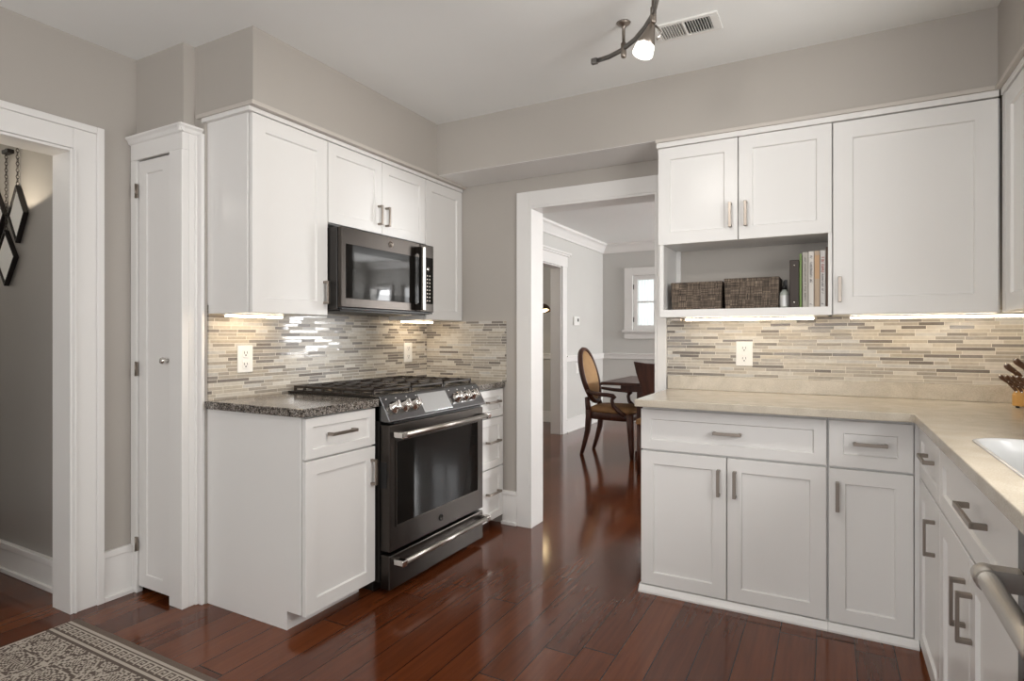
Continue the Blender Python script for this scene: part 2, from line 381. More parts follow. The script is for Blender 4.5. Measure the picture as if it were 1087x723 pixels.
# back wall with doorway x -1.66 .. -.86, head 2.005
OX0, OX1, OZ = -1.648, -.868, 2.005
struct('wall_back', MB().box(XL, OX0, YB, YD, 0, 2.56).box(OX1, 3.4, YB, YD, 0, 2.56).box(OX0, OX1, YB, YD, OZ, 2.56), M['wall'])
struct('wall_right', MB().box(XR, 1.06, 1.85, YB, 0, ZC).box(XR, 1.06, -2.75, .55, 0, ZC).box(XR, 1.06, .55, 1.85, 0, 1.12).box(XR, 1.06, .55, 1.85, 2.04, ZC), M['wall'])
struct('wall_rear', MB().box(-3.03, -2.4, -2.75, -2.6, 0, ZC).box(.4, 1.06, -2.75, -2.6, 0, ZC).box(-2.4, .4, -2.75, -2.6, 0, .6).box(-2.4, .4, -2.75, -2.6, 2.3, ZC), M['wall'])
# hall beyond the left opening
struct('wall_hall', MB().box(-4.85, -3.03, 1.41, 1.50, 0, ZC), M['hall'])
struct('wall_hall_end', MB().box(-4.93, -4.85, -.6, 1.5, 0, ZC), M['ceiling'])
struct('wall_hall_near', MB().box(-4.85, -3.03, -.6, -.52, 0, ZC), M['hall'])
b = MB(); b.box(-4.85, -3.03, 1.392, 1.41, 0, .135).box(-4.85, -3.03, 1.386, 1.41, .118, .150).box(-4.85, -3.03, 1.380, 1.41, 0, .022)
struct('baseboard_hall', b, M['trim'], .003)
# casing and jamb of the hall opening
b = MB()
for y0, y1, y2, y3 in ((1.325, 1.415, 1.415, 1.445), (.31, .40, .28, .31)):
    b.box(XL, -2.885, y0, y1, 0, 2.108); b.box(XL, -2.876, y2, y3, 0, 2.138); b.box(-2.886, -2.878, y0+(.002 if y0 > 1 else .078), y0+(.012 if y0 > 1 else .088), 0, 2.018)
b.box(XL, -2.885, .40, 1.325, 2.02, 2.108); b.box(XL, -2.876, .31, 1.415, 2.108, 2.138)
struct('trim_1', b, M['trim'], .003)
b = MB(); b.box(-3.04, -2.887, 1.313, 1.3245, 0, 2.0185).box(-3.04, -2.887, .4005, .413, 0, 2.0185).box(-3.04, -2.887, .413, 1.313, 2.006, 2.0185)
struct('trim_2', b, M['trim'], .002)
b = MB(); b.box(XL, -2.892, 1.445, 1.602, 0, .205).box(XL, -2.886, 1.445, 1.602, .195, .225).box(XL, -2.876, 1.445, 1.602, 0, .022)
struct('baseboard_left', b, M['trim'], .003)
# doorway casing, jamb
b = MB()
b.box(-1.750, OX0-.012, 3.278, YB, 0, 2.112); b.box(OX1+.012, -.803, 3.278, YB, 0, 2.112); b.box(OX0-.012, OX1+.012, 3.278, YB, OZ+.012, 2.112)
b.box(-1.750, OX0-.012, YD, YD+.022, 0, 2.112); b.box(OX1+.012, -.76, YD, YD+.022, 0, 2.112); b.box(OX0-.012, OX1+.012, YD, YD+.022, OZ+.012, 2.112)
struct('trim_3', b, M['trim'], .003)
b = MB(); b.box(OX0-.012, OX0+.002, 3.279, 3.451, 0, OZ+.012).box(OX1-.002, OX1+.012, 3.279, 3.451, 0, OZ+.012).box(OX0+.002, OX1-.002, 3.279, 3.451, OZ-.002, OZ+.012)
struct('trim_4', b, M['trim'], .002)
b = MB(); b.box(-1.86, -1.750, 3.285, YB, 0, .195).box(-1.86, -1.750, 3.279, YB, .188, .215).box(-1.86, -1.750, 3.270, YB, 0, .02)
struct('baseboard_back', b, M['trim'], .003)
# crown strips above the wall cabinets: a white fillet under a bead painted like the wall
b = MB(); b.box(-2.470, -2.166, 1.6575, 3.295, 2.1665, 2.186).box(-2.490, -2.166, 1.650, 1.6575, 2.1665, 2.186)
struct('trim_5', b, M['trim'], .002)
b = MB(); b.box(-2.149, -2.139, 1.645, 3.295, 2.186, 2.2045).box(-2.520, -2.149, 1.645, 1.6565, 2.186, 2.2045).box(-2.470, -2.1495, 1.658, 3.295, 2.1865, 2.2045)
struct('trim_11', b, M['bead'], .002)
b = MB(); b.box(-.780, .590, 2.974, YB-.001, 2.1605, 2.186).box(.594, XR, 2.0, 2.973, 2.1605, 2.186)
struct('trim_6', b, M['trim'], .002)
b = MB(); b.box(-.784, .5765, 2.968, YB-.001, 2.1865, 2.2045).box(.577, XR, 2.0, 2.981, 2.1865, 2.2045)
struct('trim_12', b, M['bead'], .002)

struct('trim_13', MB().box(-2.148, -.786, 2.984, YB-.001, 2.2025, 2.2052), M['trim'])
# dining room and the side room beyond it
XD, YF = -2.90, 8.09
struct('wall_dining_left', MB().box(-3.03, XD, YD, 5.55, 0, 2.56).box(-3.03, XD, 6.60, 8.4, 0, 2.56).box(-3.03, XD, 5.55, 6.60, 2.06, 2.56), M['dining'])
WX0, WX1, WZ0, WZ1 = -2.45, -1.85, 1.29, 2.06
struct('wall_dining_far', MB().box(XD, WX0, YF, YF+.16, 0, 2.56).box(WX1, 1.85, YF, YF+.16, 0, 2.56).box(2.45, 2.62, YF, YF+.16, 0, 2.56).box(3.14, 3.4, YF, YF+.16, 0, 2.56).box(2.62, 3.14, YF, YF+.16, 0, .9).box(2.62, 3.14, YF, YF+.16, 2.1, 2.56)
       .box(WX0, WX1, YF, YF+.16, 0, WZ0).box(WX0, WX1, YF, YF+.16, WZ1, 2.56).box(1.85, 2.45, YF, YF+.16, 0, .9).box(1.85, 2.45, YF, YF+.16, 2.1, 2.56), M['dining'])
struct('wall_dining_right', MB().box(3.2, 3.4, YD, 6.6, 0, 2.56).box(3.2, 3.4, 7.7, YF, 0, 2.56).box(3.2, 3.4, 6.6, 7.7, 0, .8).box(3.2, 3.4, 6.6, 7.7, 2.15, 2.56), M['dining'])
b = MB()
for prof in ([(0, 0), (.022, 0), (.030, .02), (.062, .070), (.075, .085), (.100, .100), (.100, .125), (0, .125)],):
    b.prism(prof, lambda p, q, d: (XD+p, d, 2.40+q), YD, YF)
    b.prism(prof, lambda p, q, d: (d, YF-p, 2.40+q), XD, 3.2)
struct('trim_7', b, M['trim'])
b = MB()
for y0, y1 in ((YD, 5.42), (6.73, YF)):
    b.box(XD, XD+.020, y0, y1, .885, .945).box(XD, XD+.034, y0, y1, .945, .962)
b.box(XD, 3.2, YF-.020, YF, .885, .945).box(XD, 3.2, YF-.034, YF, .945, .962)
struct('trim_8', b, M['trim'], .003)
b = MB()
for y0, y1 in ((YD, 5.42), (6.73, YF)):
    b.box(XD, XD+.018, y0, y1, 0, .15).box(XD, XD+.024, y0, y1, .145, .17).box(XD, XD+.030, y0, y1, 0, .02)
b.box(XD, 3.2, YF-.018, YF, 0, .15).box(XD, 3.2, YF-.024, YF, .145, .17).box(XD, 3.2, YF-.030, YF, 0, .02)
struct('baseboard_dining', b, M['trim'], .003)
b = MB()
b.box(XD, XD+.022, 6.60, 6.73, 0, 2.07).box(XD, XD+.022, 5.42, 5.55, 0, 2.07).box(XD, XD+.026, 5.41, 6.74, 2.06, 2.19).box(XD, XD+.045, 5.40, 6.76, 2.19, 2.212).box(XD, XD+.060, 5.38, 6.79, 2.212, 2.235)
b.box(-3.04, XD+.002, 6.588, 6.602, 0, 2.06).box(-3.04, XD+.002, 5.548, 5.562, 0, 2.06).box(-3.04, XD+.002, 5.55, 6.60, 2.047, 2.062)
struct('trim_9', b, M['trim'], .003)
struct('wall_side_room', MB().box(-6.2, -3.03, 7.50, 7.60, 0, 2.56).box(-6.2, -6.1, YD, 7.5, 0, 2.56), M['dining'])
struct('wall_side_room_near', MB().box(-6.2, -3.03, YB, YD, 0, 2.56), M['dining'])
b = MB(); b.box(-6.1, -3.03, 7.48, 7.50, .885, .945).box(-6.1, -3.03, 7.466, 7.50, .945, .962).box(-6.1, -3.03, 7.48, 7.50, 0, .15)
struct('trim_10', b, M['trim'], .003)

# dining window
root = bpy.data.objects.new('window_1', None); C.objects.link(root); root.location = (-2.15, YF, 1.29); root['kind'] = 'structure'
b = MB(); x0, x1 = -2.57, -1.73
b.box(x0, WX0, YF-.028, YF, WZ0, 2.17).box(WX1, x1, YF-.028, YF, WZ0, 2.17).box(WX0, WX1, YF-.028, YF, WZ1, 2.17)
b.box(x0-.02, x1+.02, YF-.075, YF, 1.262, 1.292).box(x0, x1, YF-.026, YF, 1.17, 1.262)
b.build('window_casing', M['trim'], root, .003)
b = MB(); g0, g1, gz0, gz1 = -2.388, -1.912, 1.360, 1.998
b.box(WX0+.004, g0, YF+.005, YF+.045, WZ0, WZ1).box(g1, WX1-.004, YF+.005, YF+.045, WZ0, WZ1).box(g0, g1, YF+.005, YF+.045, WZ0, gz0).box(g0, g1, YF+.005, YF+.045, gz1, WZ1)
b.box(g0, g1, YF+.012, YF+.036, 1.675, 1.699).box(-2.162, -2.138, YF+.012, YF+.036, gz0, gz1)
b.build('window_sash', M['trim'], root, .003)
MB().box(g0, g1, YF+.022, YF+.027, gz0, gz1).build('window_pane', M['winglow'], root)
for z in (1.44, 1.90):
    MB().box(WX0-.008, WX0+.012, YF-.006, YF+.012, z-.035, z+.035).build('hinge', M['chain'], root)
b = MB(); n = 60
b.loft([[(WX0+.02+(WX1-WX0-.04)*i/n, YF+.085+.012*math.sin(i*1.3), z) for i in range(n+1)] for z in (WZ0+.01, WZ1-.01)], False, False, closed=False)
o = b.build('curtain', M['curtain'], root)
# unseen dining windows, only their frames; the second is added for fill light
def bare_window(name, F, a0, a1, c0, c1, ncol):
    b = MB(); t = .045
    b.fbox(F, a0, a1, -.10, -.05, c0, c0+t).fbox(F, a0, a1, -.10, -.05, c1-t, c1)
    for i in range(ncol+1):
        a = a0+(a1-a0-t)*i/ncol; b.fbox(F, a, a+t, -.10, -.05, c0+t, c1-t)
    b.fbox(F, a0, a1, -.09, -.06, (c0+c1)/2-.02, (c0+c1)/2+.02)
    struct(name, b, M['trim'])
bare_window('window_2', FY(YF+.01), 1.85, 2.45, .9, 2.1, 2)
bare_window('added_window', FY(YF-.09), 2.62, 3.14, .9, 2.1, 1)

# ------------------------------------------------------------------ backsplashes
struct('backsplash_stove', MB().box(XW, -2.462, 1.667, YB, .90, 1.345), M['tile_y'])
struct('backsplash_back', MB().box(-2.462, -1.835, 3.290, YB, .90, 1.303), M['tile_x'])
struct('backsplash_sink', MB().box(-.802, XR, 3.290, YB, .98, 1.33), M['tile_x'])

# ------------------------------------------------------------------ pantry closet (built-in)
t = thing('pantry_cupboard', (-2.7, 1.57, 0), 'tall narrow white pantry cupboard beside the cased hall opening', 'cupboard')
b = MB(); b.box(-2.908, -2.857, 1.572, 1.602, 0, 2.03).box(-2.600, -2.505, 1.570, 1.602, 0, 2.03).box(-2.908, -2.505, 1.572, 1.602, 2.03, 2.115)
b.box(-2.545, -2.505, 1.602, 1.656, 0, 2.115).box(-2.545, -2.497, 1.628, 1.640, 0, 2.10).box(-2.545, -2.472, 1.640, 1.6565, 0, 2.114)
b.build('frame', M['trim'], t, .003)
b = MB(); b.prism([(0, 0), (.008, .004), (.014, .018), (.024, .026), (.024, .034), (0, .034)], lambda p, q, d: (d, 1.572-p, 2.104+q), -2.908, -2.490)
b.prism([(0, 0), (.008, .004), (.014, .018), (.024, .026), (.024, .034), (0, .034)], lambda p, q, d: (-2.506+p, d, 2.104+q), 1.55, 1.656)
b.build('crown', M['trim'], t)
d = MB().shaker(FY(1.580), -2.853, -2.604, .034, 2.022, .060, .02, .006).build('door', M['trim'], t)
MB().lathe([(.009, 0), (.007, .010), (.013, .018), (.016, .026), (.013, .033), (.0, .035)], (-2.622, 1.580, 1.095), 18, axis=(0, -1, 0)).build('knob', M['chrome'], d, smooth=True)
for z in (1.884, 1.052, .233):
    b = MB(); b.box(-2.862, -2.846, 1.566, 1.574, z-.032, z+.032).lathe([(.004, -.034), (.004, .034)], (-2.855, 1.566, z), 8)
    b.build('hinge', M['nickel'], d)

# ------------------------------------------------------------------ stove-side wall cabinets
UX = -2.173; F = FX(UX)
def wall_cab(name, x0, x1, y0, y1, z0, z1, label, group=None):
    t = thing(name, ((x0+x1)/2, (y0+y1)/2, z0), label, 'cabinet', group)
    MB().box(x0, x1, y0, y1, z0, z1).build('body', M['cab'], t, .001); return t
t = wall_cab('wall_cabinet', -2.470, UX-.025, 1.667, 2.1005, 1.306, 2.166, 'tall single-door white wall cabinet between the pantry and the microwave')
d = door(F, 1.672, 2.099, 1.307, 2.164, t, .066); bar_handle(F, 2.076, 1.418, .112, True, d)
t = wall_cab('wall_cabinet', -2.470, UX-.025, 2.1015, 2.8945, 1.764, 2.166, 'short two-door white wall cabinet over the microwave')
d = door(F, 2.104, 2.4965, 1.766, 2.164, t); bar_handle(F, 2.467, 1.865, .108, True, d)
d = door(F, 2.4995, 2.892, 1.766, 2.164, t); bar_handle(F, 2.529, 1.865, .108, True, d)
t = wall_cab('wall_cabinet', -2.470, UX-.025, 2.8955, 3.2985, 1.306, 2.166, 'single-door white wall cabinet in the corner right of the microwave')
door(F, 2.898, 3.296, 1.307, 2.164, t, .060)

# microwave
t = thing('microwave', (-2.28, 2.48, 1.335), 'dark steel over-the-range microwave with black glass door', 'microwave')
MB().box(-2.462, -2.118, 2.106, 2.860, 1.335, 1.742).build('body', M['slate_side'], t, .003)
d = MB().box(-2.116, -2.088, 2.108, 2.725, 1.347, 1.742).build('door', M['slate'], t, .004)
MB().box(-2.0885, -2.0855, 2.136, 2.718, 1.392, 1.660).build('glass', M['blackglass'], d, .002)
MB().box(-2.0857, -2.0848, 2.190, 2.625, 1.425, 1.622).build('window', M['meshglass'], d)
b = MB(); b.lathe([(.0175, 0), (.0175, .003), (.0150, .0034), (.0150, .0022), (0, .0022)], (-2.088, 2.470, 1.700), 24, axis=(1, 0, 0))
b.tube([(-2.0850, 2.462, 1.703), (-2.0848, 2.466, 1.708), (-2.0848, 2.470, 1.702), (-2.0848, 2.468, 1.694), (-2.0848, 2.474, 1.694), (-2.0848, 2.478, 1.704)], .0012, 6)
b.build('badge', M['nickel'], d, smooth=True)
b = MB(); b.prism([(-2.088, 1.352), (-2.050, 1.352), (-2.040, 1.356), (-2.040, 1.712), (-2.050, 1.716), (-2.088, 1.716), (-2.088, 1.684), (-2.062, 1.672), (-2.062, 1.396), (-2.088, 1.384)], lambda p, q, d_: (p, d_, q), 2.682, 2.712)
h = b.build('handle', M['slate'], d, .003)
MB().box(-2.042, -2.034, 2.686, 2.710, 1.354, 1.714).build('grip', M['steel'], h, .003, 3)
p = MB().box(-2.116, -2.089, 2.729, 2.860, 1.347, 1.742).build('control_panel', M['slate'], t, .004)
MB().box(-2.0895, -2.0865, 2.737, 2.850, 1.395, 1.668).build('display', M['blackglass'], p, .001)
b = MB()
for i in range(8):
    for j in range(3): b.box(-2.0868, -2.0858, 2.765+j*.024, 2.774+j*.024, 1.41+i*.021, 1.417+i*.021)
b.build('keypad', M['nickel'], p)
MB().lathe([(.012, 0), (.011, .012), (0, .013)], (-2.0865, 2.790, 1.598), 18, axis=(1, 0, 0)).build('dial', M['chrome'], p, smooth=True)
b = MB(); b.box(-2.44, -2.13, 2.14, 2.83, 1.329, 1.337).box(-2.112, -2.095, 2.115, 2.855, 1.337, 1.345)
b.build('underside_vent', M['black'], t)

# lights under the wall cabinets
def led(name, x0, x1, y0, y1, z1, label, group, m):
    t = thing(name, ((x0+x1)/2, (y0+y1)/2, z1-.014), label, 'light', group)
    MB().box(x0-.004, x1+.004, y0-.006, y1+.006, z1-.006, z1-.0005).build('housing', M['white_pl'], t, .001)
    MB().box(x0, x1, y0, y1, z1-.015, z1-.006).build('diffuser', m, t, .002)
G = 'lit strip lights under the wall cabinets'
led('under_cabinet_light', -2.375, -2.325, 1.685, 1.960, 1.306, 'lit strip light under the cabinet next to the pantry', G, M['led'])
led('under_cabinet_light', -2.375, -2.325, 2.905, 3.175, 1.306, 'lit strip light under the corner cabinet right of the microwave', G, M['led'])

# ------------------------------------------------------------------ stove-side base units
BX = -1.851; F = FX(BX)
t = thing('base_cabinet', (-2.15, 1.87, 0), 'white base cabinet with one drawer over one door left of the range', 'cabinet')
b = MB(); b.prism([(-2.470, 0), (-1.955, 0), (-1.955, .078), (BX-.024, .078), (BX-.024, .878), (-2.470, .878)], lambda p, q, d: (p, d, q), 1.667, 2.083)
b.build('body', M['cab'], t, .001)
d = door(F, 1.672, 2.080, .705, .872, t, .038, 'drawer'); bar_handle(F, 1.862, .795, .150, False, d)
d = door(F, 1.672, 2.080, .074, .697, t, .058); bar_handle(F, 2.055, .583, .118, True, d)
tag(MB().box(-2.460, -1.838, 1.645, 2.092, .879, .914).build('countertop', M['granite'], None, .003), 'speckled dark granite countertop on the base cabinet left of the range', 'countertop')
t = thing('drawer_cabinet', (-2.15, 3.14, 0), 'narrow white cabinet of three stacked drawers right of the range', 'cabinet')
b = MB(); b.prism([(-2.458, 0), (-1.955, 0), (-1.955, .078), (BX-.024, .078), (BX-.024, .878), (-2.458, .878)], lambda p, q, d: (p, d, q), 2.968, 3.287)
b.build('body', M['cab'], t, .001)
for z0, z1 in ((.700, .870), (.385, .693), (.062, .378)):
    d = door(F, 2.972, 3.284, z0, z1, t, .045, 'drawer'); bar_handle(F, 3.142, (z0+z1)/2+.012, .150, False, d)
tag(MB().box(-2.460, -1.838, 2.966, 3.289, .879, .914).build('countertop', M['granite'], None, .003), 'small piece of speckled granite countertop in the corner right of the range', 'countertop')

# ------------------------------------------------------------------ range
t = thing('gas_range', (-2.1, 2.52, 0), 'dark slate steel slide-in gas range with steel bar handles', 'range')
RX = -1.783
b = MB(); b.box(-2.44, -1.845, 2.099, 2.958, .06, .905).box(-2.40, -1.90, 2.12, 2.94, .0, .06)
b.build('body', M['slate_side'], t, .002)
b = MB(); b.box(-2.452, -1.86, 2.097, 2.962, .9155, .924).box(-2.440, -1.87, 2.100, 2.958, .905, .9155)
b.build('cooktop', M['slate_side'], t, .002)
# control panel, tilted back
prof = [(-1.86, .806), (RX+.002, .806), (RX+.004, .812), (-1.842, .921), (-1.850, .928), (-1.90, .928), (-1.90, .806)]
pn = MB().prism(prof, lambda p, q, d: (p, d, q), 2.099, 2.948).build('control_panel', M['panel_steel'], t, .003)
nrm = Vector((.109, 0, .063)).normalized(); up = Vector((-.063, 0, .109)).normalized(); c0 = Vector((-1.8105, 0, .8665))
for y in (2.165, 2.243, 2.318, 2.690, 2.772, 2.853):
    k = MB().lathe([(.031, 0), (.031, .004), (.025, .007), (.0235, .030), (.020, .037), (0, .0375)], c0+Vector((0, y, 0)), 24, axis=nrm).build('knob', M['chrome'], pn, smooth=False)
    for f in k.data.polygons: f.use_smooth = len(f.vertices) == 4
    ax = c0+Vector((0, y, 0))
    b = MB(); rotm = Matrix.Translation(ax) @ Matrix((( nrm.x, 0, up.x, 0), (nrm.y, 1, up.y, 0), (nrm.z, 0, up.z, 0), (0, 0, 0, 1)))
    b.box(.036, .046, -.0045, .0045, -.021, .021, rot=rotm); b.build('grip', M['chrome'], k, .002)
def on_panel(name, y0, y1, u0, u1, m, par, off=.0015):
    b = MB(); pts = []
    rotm = Matrix.Translation(c0) @ Matrix(((nrm.x, 0, up.x, 0), (nrm.y, 1, up.y, 0), (nrm.z, 0, up.z, 0), (0, 0, 0, 1)))
    b.box(-.001, off, y0, y1, u0, u1, rot=rotm); return b.build(name, m, par, .0008)
sc_ = on_panel('touch_screen', 2.372, 2.615, -.050, .052, M['screen'], pn)
rotm = Matrix.Translation(c0) @ Matrix(((nrm.x, 0, up.x, 0), (nrm.y, 1, up.y, 0), (nrm.z, 0, up.z, 0), (0, 0, 0, 1)))
for y in (2.135, 2.205, 2.285, 2.36, 2.65, 2.73, 2.81, 2.89): MB().box(-.0005, .0008, y-.004, y+.004, .046, .050, rot=rotm).build('burner_mark', M['white_pl'], pn)
# oven door
d = MB().box(-1.840, RX, 2.101, 2.925, .205, .793).build('oven_door', M['slate'], t, .005)
MB().box(RX-.002, RX+.001, 2.150, 2.862, .322, .712).build('window', M['blackglass'], d, .001)
b = MB()
b.box(RX-.001, RX+.004, 2.142, 2.870, .315, .322).box(RX-.001, RX+.004, 2.142, 2.870, .712, .719).box(RX-.001, RX+.004, 2.142, 2.150, .322, .712).box(RX-.001, RX+.004, 2.862, 2.870, .322, .712)
b.build('window_frame', M['slate'], d, .002)
b = MB(); b.lathe([(.017, 0), (.017, .003), (.0145, .0034), (.0145, .002), (0, .002)], (RX, 2.505, .262), 24, axis=(1, 0, 0))
b.build('badge', M['slate_side'], d, smooth=True)
def range_handle(par, z, y0, y1):
    b = MB(); b.tube([(RX+.050, y0+.03, z), (RX+.050, y1-.03, z)], .0125, 14)
    h = b.build('handle', M['steel'], par)
    for y in (y0, y1-.034):
        MB().box(RX-.001, RX+.066, y, y+.034, z-.015, z+.015).build('handle_end', M['chrome'], h, .006, 3)
range_handle(d, .748, 2.118, 2.912)
d = MB().box(-1.840, RX, 2.101, 2.925, .030, .190).build('warming_drawer', M['slate'], t, .005)
range_handle(d, .158, 2.118, 2.912)
MB().box(-1.842, RX+.002, 2.130, 2.900, .797, .804).build('vent_gap', M['black'], t)
MB().box(-1.838, -1.80, 2.0985, 2.1012, .50, .62).build('side_latch', M['black'], t)
# grates and burners
def grate(y0, y1):
    b = MB(); x0, x1 = -2.415, -1.885; zt, zb = .953, .941
    e = .012
    for y in (y0, y1-e): b.box(x0, x1, y, y+e, zb, zt)
    for x in (x0, x1-e): b.box(x, x+e, y0, y1, zb, zt)
    ym = (y0+y1)/2
    b.box(x0, x1, ym-.005, ym+.005, zb+.002, zt)
    n = 6
    for i in range(1, n):
        x = x0+(x1-x0)*i/n
        for (ya, yb_) in ((y0, y0+(y1-y0)*.36), (y1-(y1-y0)*.36, y1)): b.box(x-.005, x+.005, ya, yb_, zb+.001, zt+.002)
    xm = (x0+x1)/2
    b.box(xm-.006, xm+.006, y0, y1, zb, zt)
    for i in range(9):
        x = x0+.006+(x1-x0-.012)*i/8
        for y in (y0+.006, y1-.006): b.box(x-.006, x+.006, y-.006, y+.006, .924, zb)
    for y in (y0, y1-e): b.box(x0, x1, y, y+e, .924, .930)
    b.build('grate', M['iron'], t, .0025)
for y0, y1 in ((2.103, 2.385), (2.389, 2.671), (2.675, 2.957)): grate(y0, y1)
for x, y, r in ((-2.275, 2.245, .040), (-2.02, 2.245, .048), (-2.15, 2.53, .055), (-2.275, 2.815, .040), (-2.02, 2.815, .048)):
    k = MB().lathe([(r*1.25, 0), (r*1.2, .006), (r*.9, .010), (r*.9, .013), (0, .013)], (x, y, .924), 22).build('burner', M['nickel'], t, smooth=False)
    MB().lathe([(r, 0), (r, .004), (r*.85, .007), (0, .0075)], (x, y, .937), 22).build('burner_cap', M['iron'], k)

# ------------------------------------------------------------------ wall plates
def outlet(F, a, c, label, group='white power outlets on the tiled walls', wide=.082):
    loc = F(a, 0, c); t = thing('power_outlet', loc, label, 'outlet', group)
    MB().fbox(F, a-wide/2, a+wide/2, 0, .006, c-.064, c+.064).build('plate', M['white_pl'], t, .002)
    for k in (-1, 1):
        s_ = MB(); cc = c+k*.027
        s_.prism([(-.016, -.015), (-.008, -.020), (.008, -.020), (.016, -.015), (.016, .015), (.008, .020), (-.008, .020), (-.016, .015)], lambda p, q, d: F(a+p, d, cc+q), .005, .0085)
        so = s_.build('socket', M['white_pl'], t, .0006)
        b = MB(); b.fbox(F, a-.009, a-.0065, .0075, .0092, cc-.002, cc+.009).fbox(F, a+.0065, a+.009, .0075, .0092, cc-.002, cc+.009)
        b.fbox(F, a-.003, a+.003, .0075, .0092, cc-.012, cc-.006)
        b.build('slots', M['slot'], so)
outlet(FX(-2.462), 1.852, 1.096, 'white outlet on the tiles nearest the pantry')
outlet(FX(-2.462), 3.081, 1.098, 'white outlet on the tiles right of the range cooktop, below the microwave')
outlet(FY(3.290), -.398, 1.113, 'white outlet on the tiles above the cream countertop, below the woven boxes')

# ------------------------------------------------------------------ wall cabinets over the sink-side counter
YU = 2.982; F = FY(YU)
t = thing('wall_cabinet', (-.385, 3.15, 1.30), 'white wall cabinet with two doors above an open shelf niche', 'cabinet')
b = MB(); b.box(-.772, .006, YU+.022, 3.298, 1.668, 2.160); b.build('body', M['cab'], t, .001)
b = MB(); b.box(-.766, -.746, YU+.004, 3.298, 1.300, 1.668)
b.build('side_panel', M['cab'], t, .001)
MB().box(-.010, .006, YU+.004, 3.298, 1.300, 1.668).build('side_panel', M['cab'], t, .001)
MB().box(-.746, -.722, 3.262, 3.276, 1.338, 1.668).build('cleat', M['cab'], t, .001)
MB().box(-.766, .006, YU+.002, 3.298, 1.300, 1.338).build('shelf', M['cab'], t, .0015)
MB().box(-.746, -.010, 3.276, 3.288, 1.338, 1.668).build('back_panel', M['wall'], t)
d = door(F, -.773, -.3915, 1.668, 2.158, t, .060); bar_handle(F, -.424, 1.787, .118, True, d)
d = door(F, -.3865, .005, 1.668, 2.158, t, .060); bar_handle(F, -.354, 1.787, .118, True, d)
t = thing('wall_cabinet', (.30, 3.15, 1.30), 'large single-door white wall cabinet beside the open shelf niche', 'cabinet')
MB().box(.007, .598, YU+.022, 3.298, 1.300, 2.160).build('body', M['cab'], t, .001)
d = door(F, .010, .589, 1.302, 2.156, t, .075); bar_handle(F, .036, 1.412, .112, True, d)
t = thing('wall_cabinet', (.76, 2.5, 1.30), 'white wall cabinet on the sink wall, cut off by the photo edge', 'cabinet')
MB().box(.622, XR, 2.05, 2.978, 1.300, 2.160).build('body', M['cab'], t, .001)
MB().box(.600, .622, 2.93, 2.982, 1.300, 2.160).build('filler_strip', M['cab'], t, .001)
door(FXn(.600), 2.06, 2.926, 1.302, 2.156, t, .068)
led('under_cabinet_light', -.668, -.070, 3.125, 3.150, 1.300, 'lit strip light under the open shelf niche', G, M['led_cool'])
led('under_cabinet_light', .080, .900, 3.125, 3.150, 1.300, 'lit strip light under the large single-door cabinet', G, M['led_cool'])
b = MB(); b.box(-.735, -.685, 3.10, 3.16, 1.283, 1.2995)
tag(b.build('light_driver_box', M['nickel'], None, .002), 'small dark metal connector box under the open shelf, left of its strip light', 'connector')

# things in the niche
def basket(x0, x1, y0, y1, z1, label):
    b = MB(); z0 = 1.3385; i = .006; t_ = .008
    def ring(d, z): return [(x0+d, y0+d, z), (x1-d, y0+d, z), (x1-d, y1-d, z), (x0+d, y1-d, z)]
    b.loft([ring(i, z0), ring(0, z1), ring(t_, z1), ring(t_+i, z0+.01)], smooth=False)
    tag(b.build('storage_basket', M['wicker'], None, .004, 3), label, 'basket', 'woven boxes in the shelf niche')
basket(-.722, -.470, 3.035, 3.23, 1.478, 'dark woven box at the open end of the shelf niche')
basket(-.462, -.212, 3.035, 3.23, 1.488, 'dark woven box in the shelf niche next to the small bottle')
t = thing('dropper_bottle', (-.192, 3.06, 1.338), 'small bottle with black cap and silver label in the shelf niche', 'bottle')
MB().lathe([(.020, .0005), (.0215, .004), (.0215, .066), (.019, .074), (.010, .082), (.009, .090)], (-.192, 3.06, 1.338), 24).build('body', M['bottle'], t, smooth=False)
MB().lathe([(.0219, .008), (.0219, .060)], (-.192, 3.06, 1.338), 24, cap0=False, cap1=False).build('label', M['label_silver'], t)
b = MB().lathe([(.011, .088), (.011, .106), (.007, .108), (.0065, .122), (.004, .130), (0, .131)], (-.192, 3.06, 1.338), 20)
b.box(-.192, -.180, 3.054, 3.066, 1.338+.100, 1.338+.133)
b.build('cap', M['black'], t)
t = thing('ring_binder', (-.147, 3.1, 1.338), 'short dark brown binder with two metal rivets on the spine', 'binder')
MB().box(-.167, -.128, 3.005, 3.22, 1.3385, 1.558).build('cover', M['binder'], t, .003)
MB().box(-.162, -.133, 3.02, 3.222, 1.344, 1.552).build('pages', M['paper'], t)
for z in (1.362, 1.532): MB().lathe([(.0045, 0), (.0045, .001), (0, .0022)], (-.148, 3.005, z), 12, axis=(0, -1, 0)).build('rivet', M['chrome'], t)
GB = 'books standing at the end of the shelf niche'
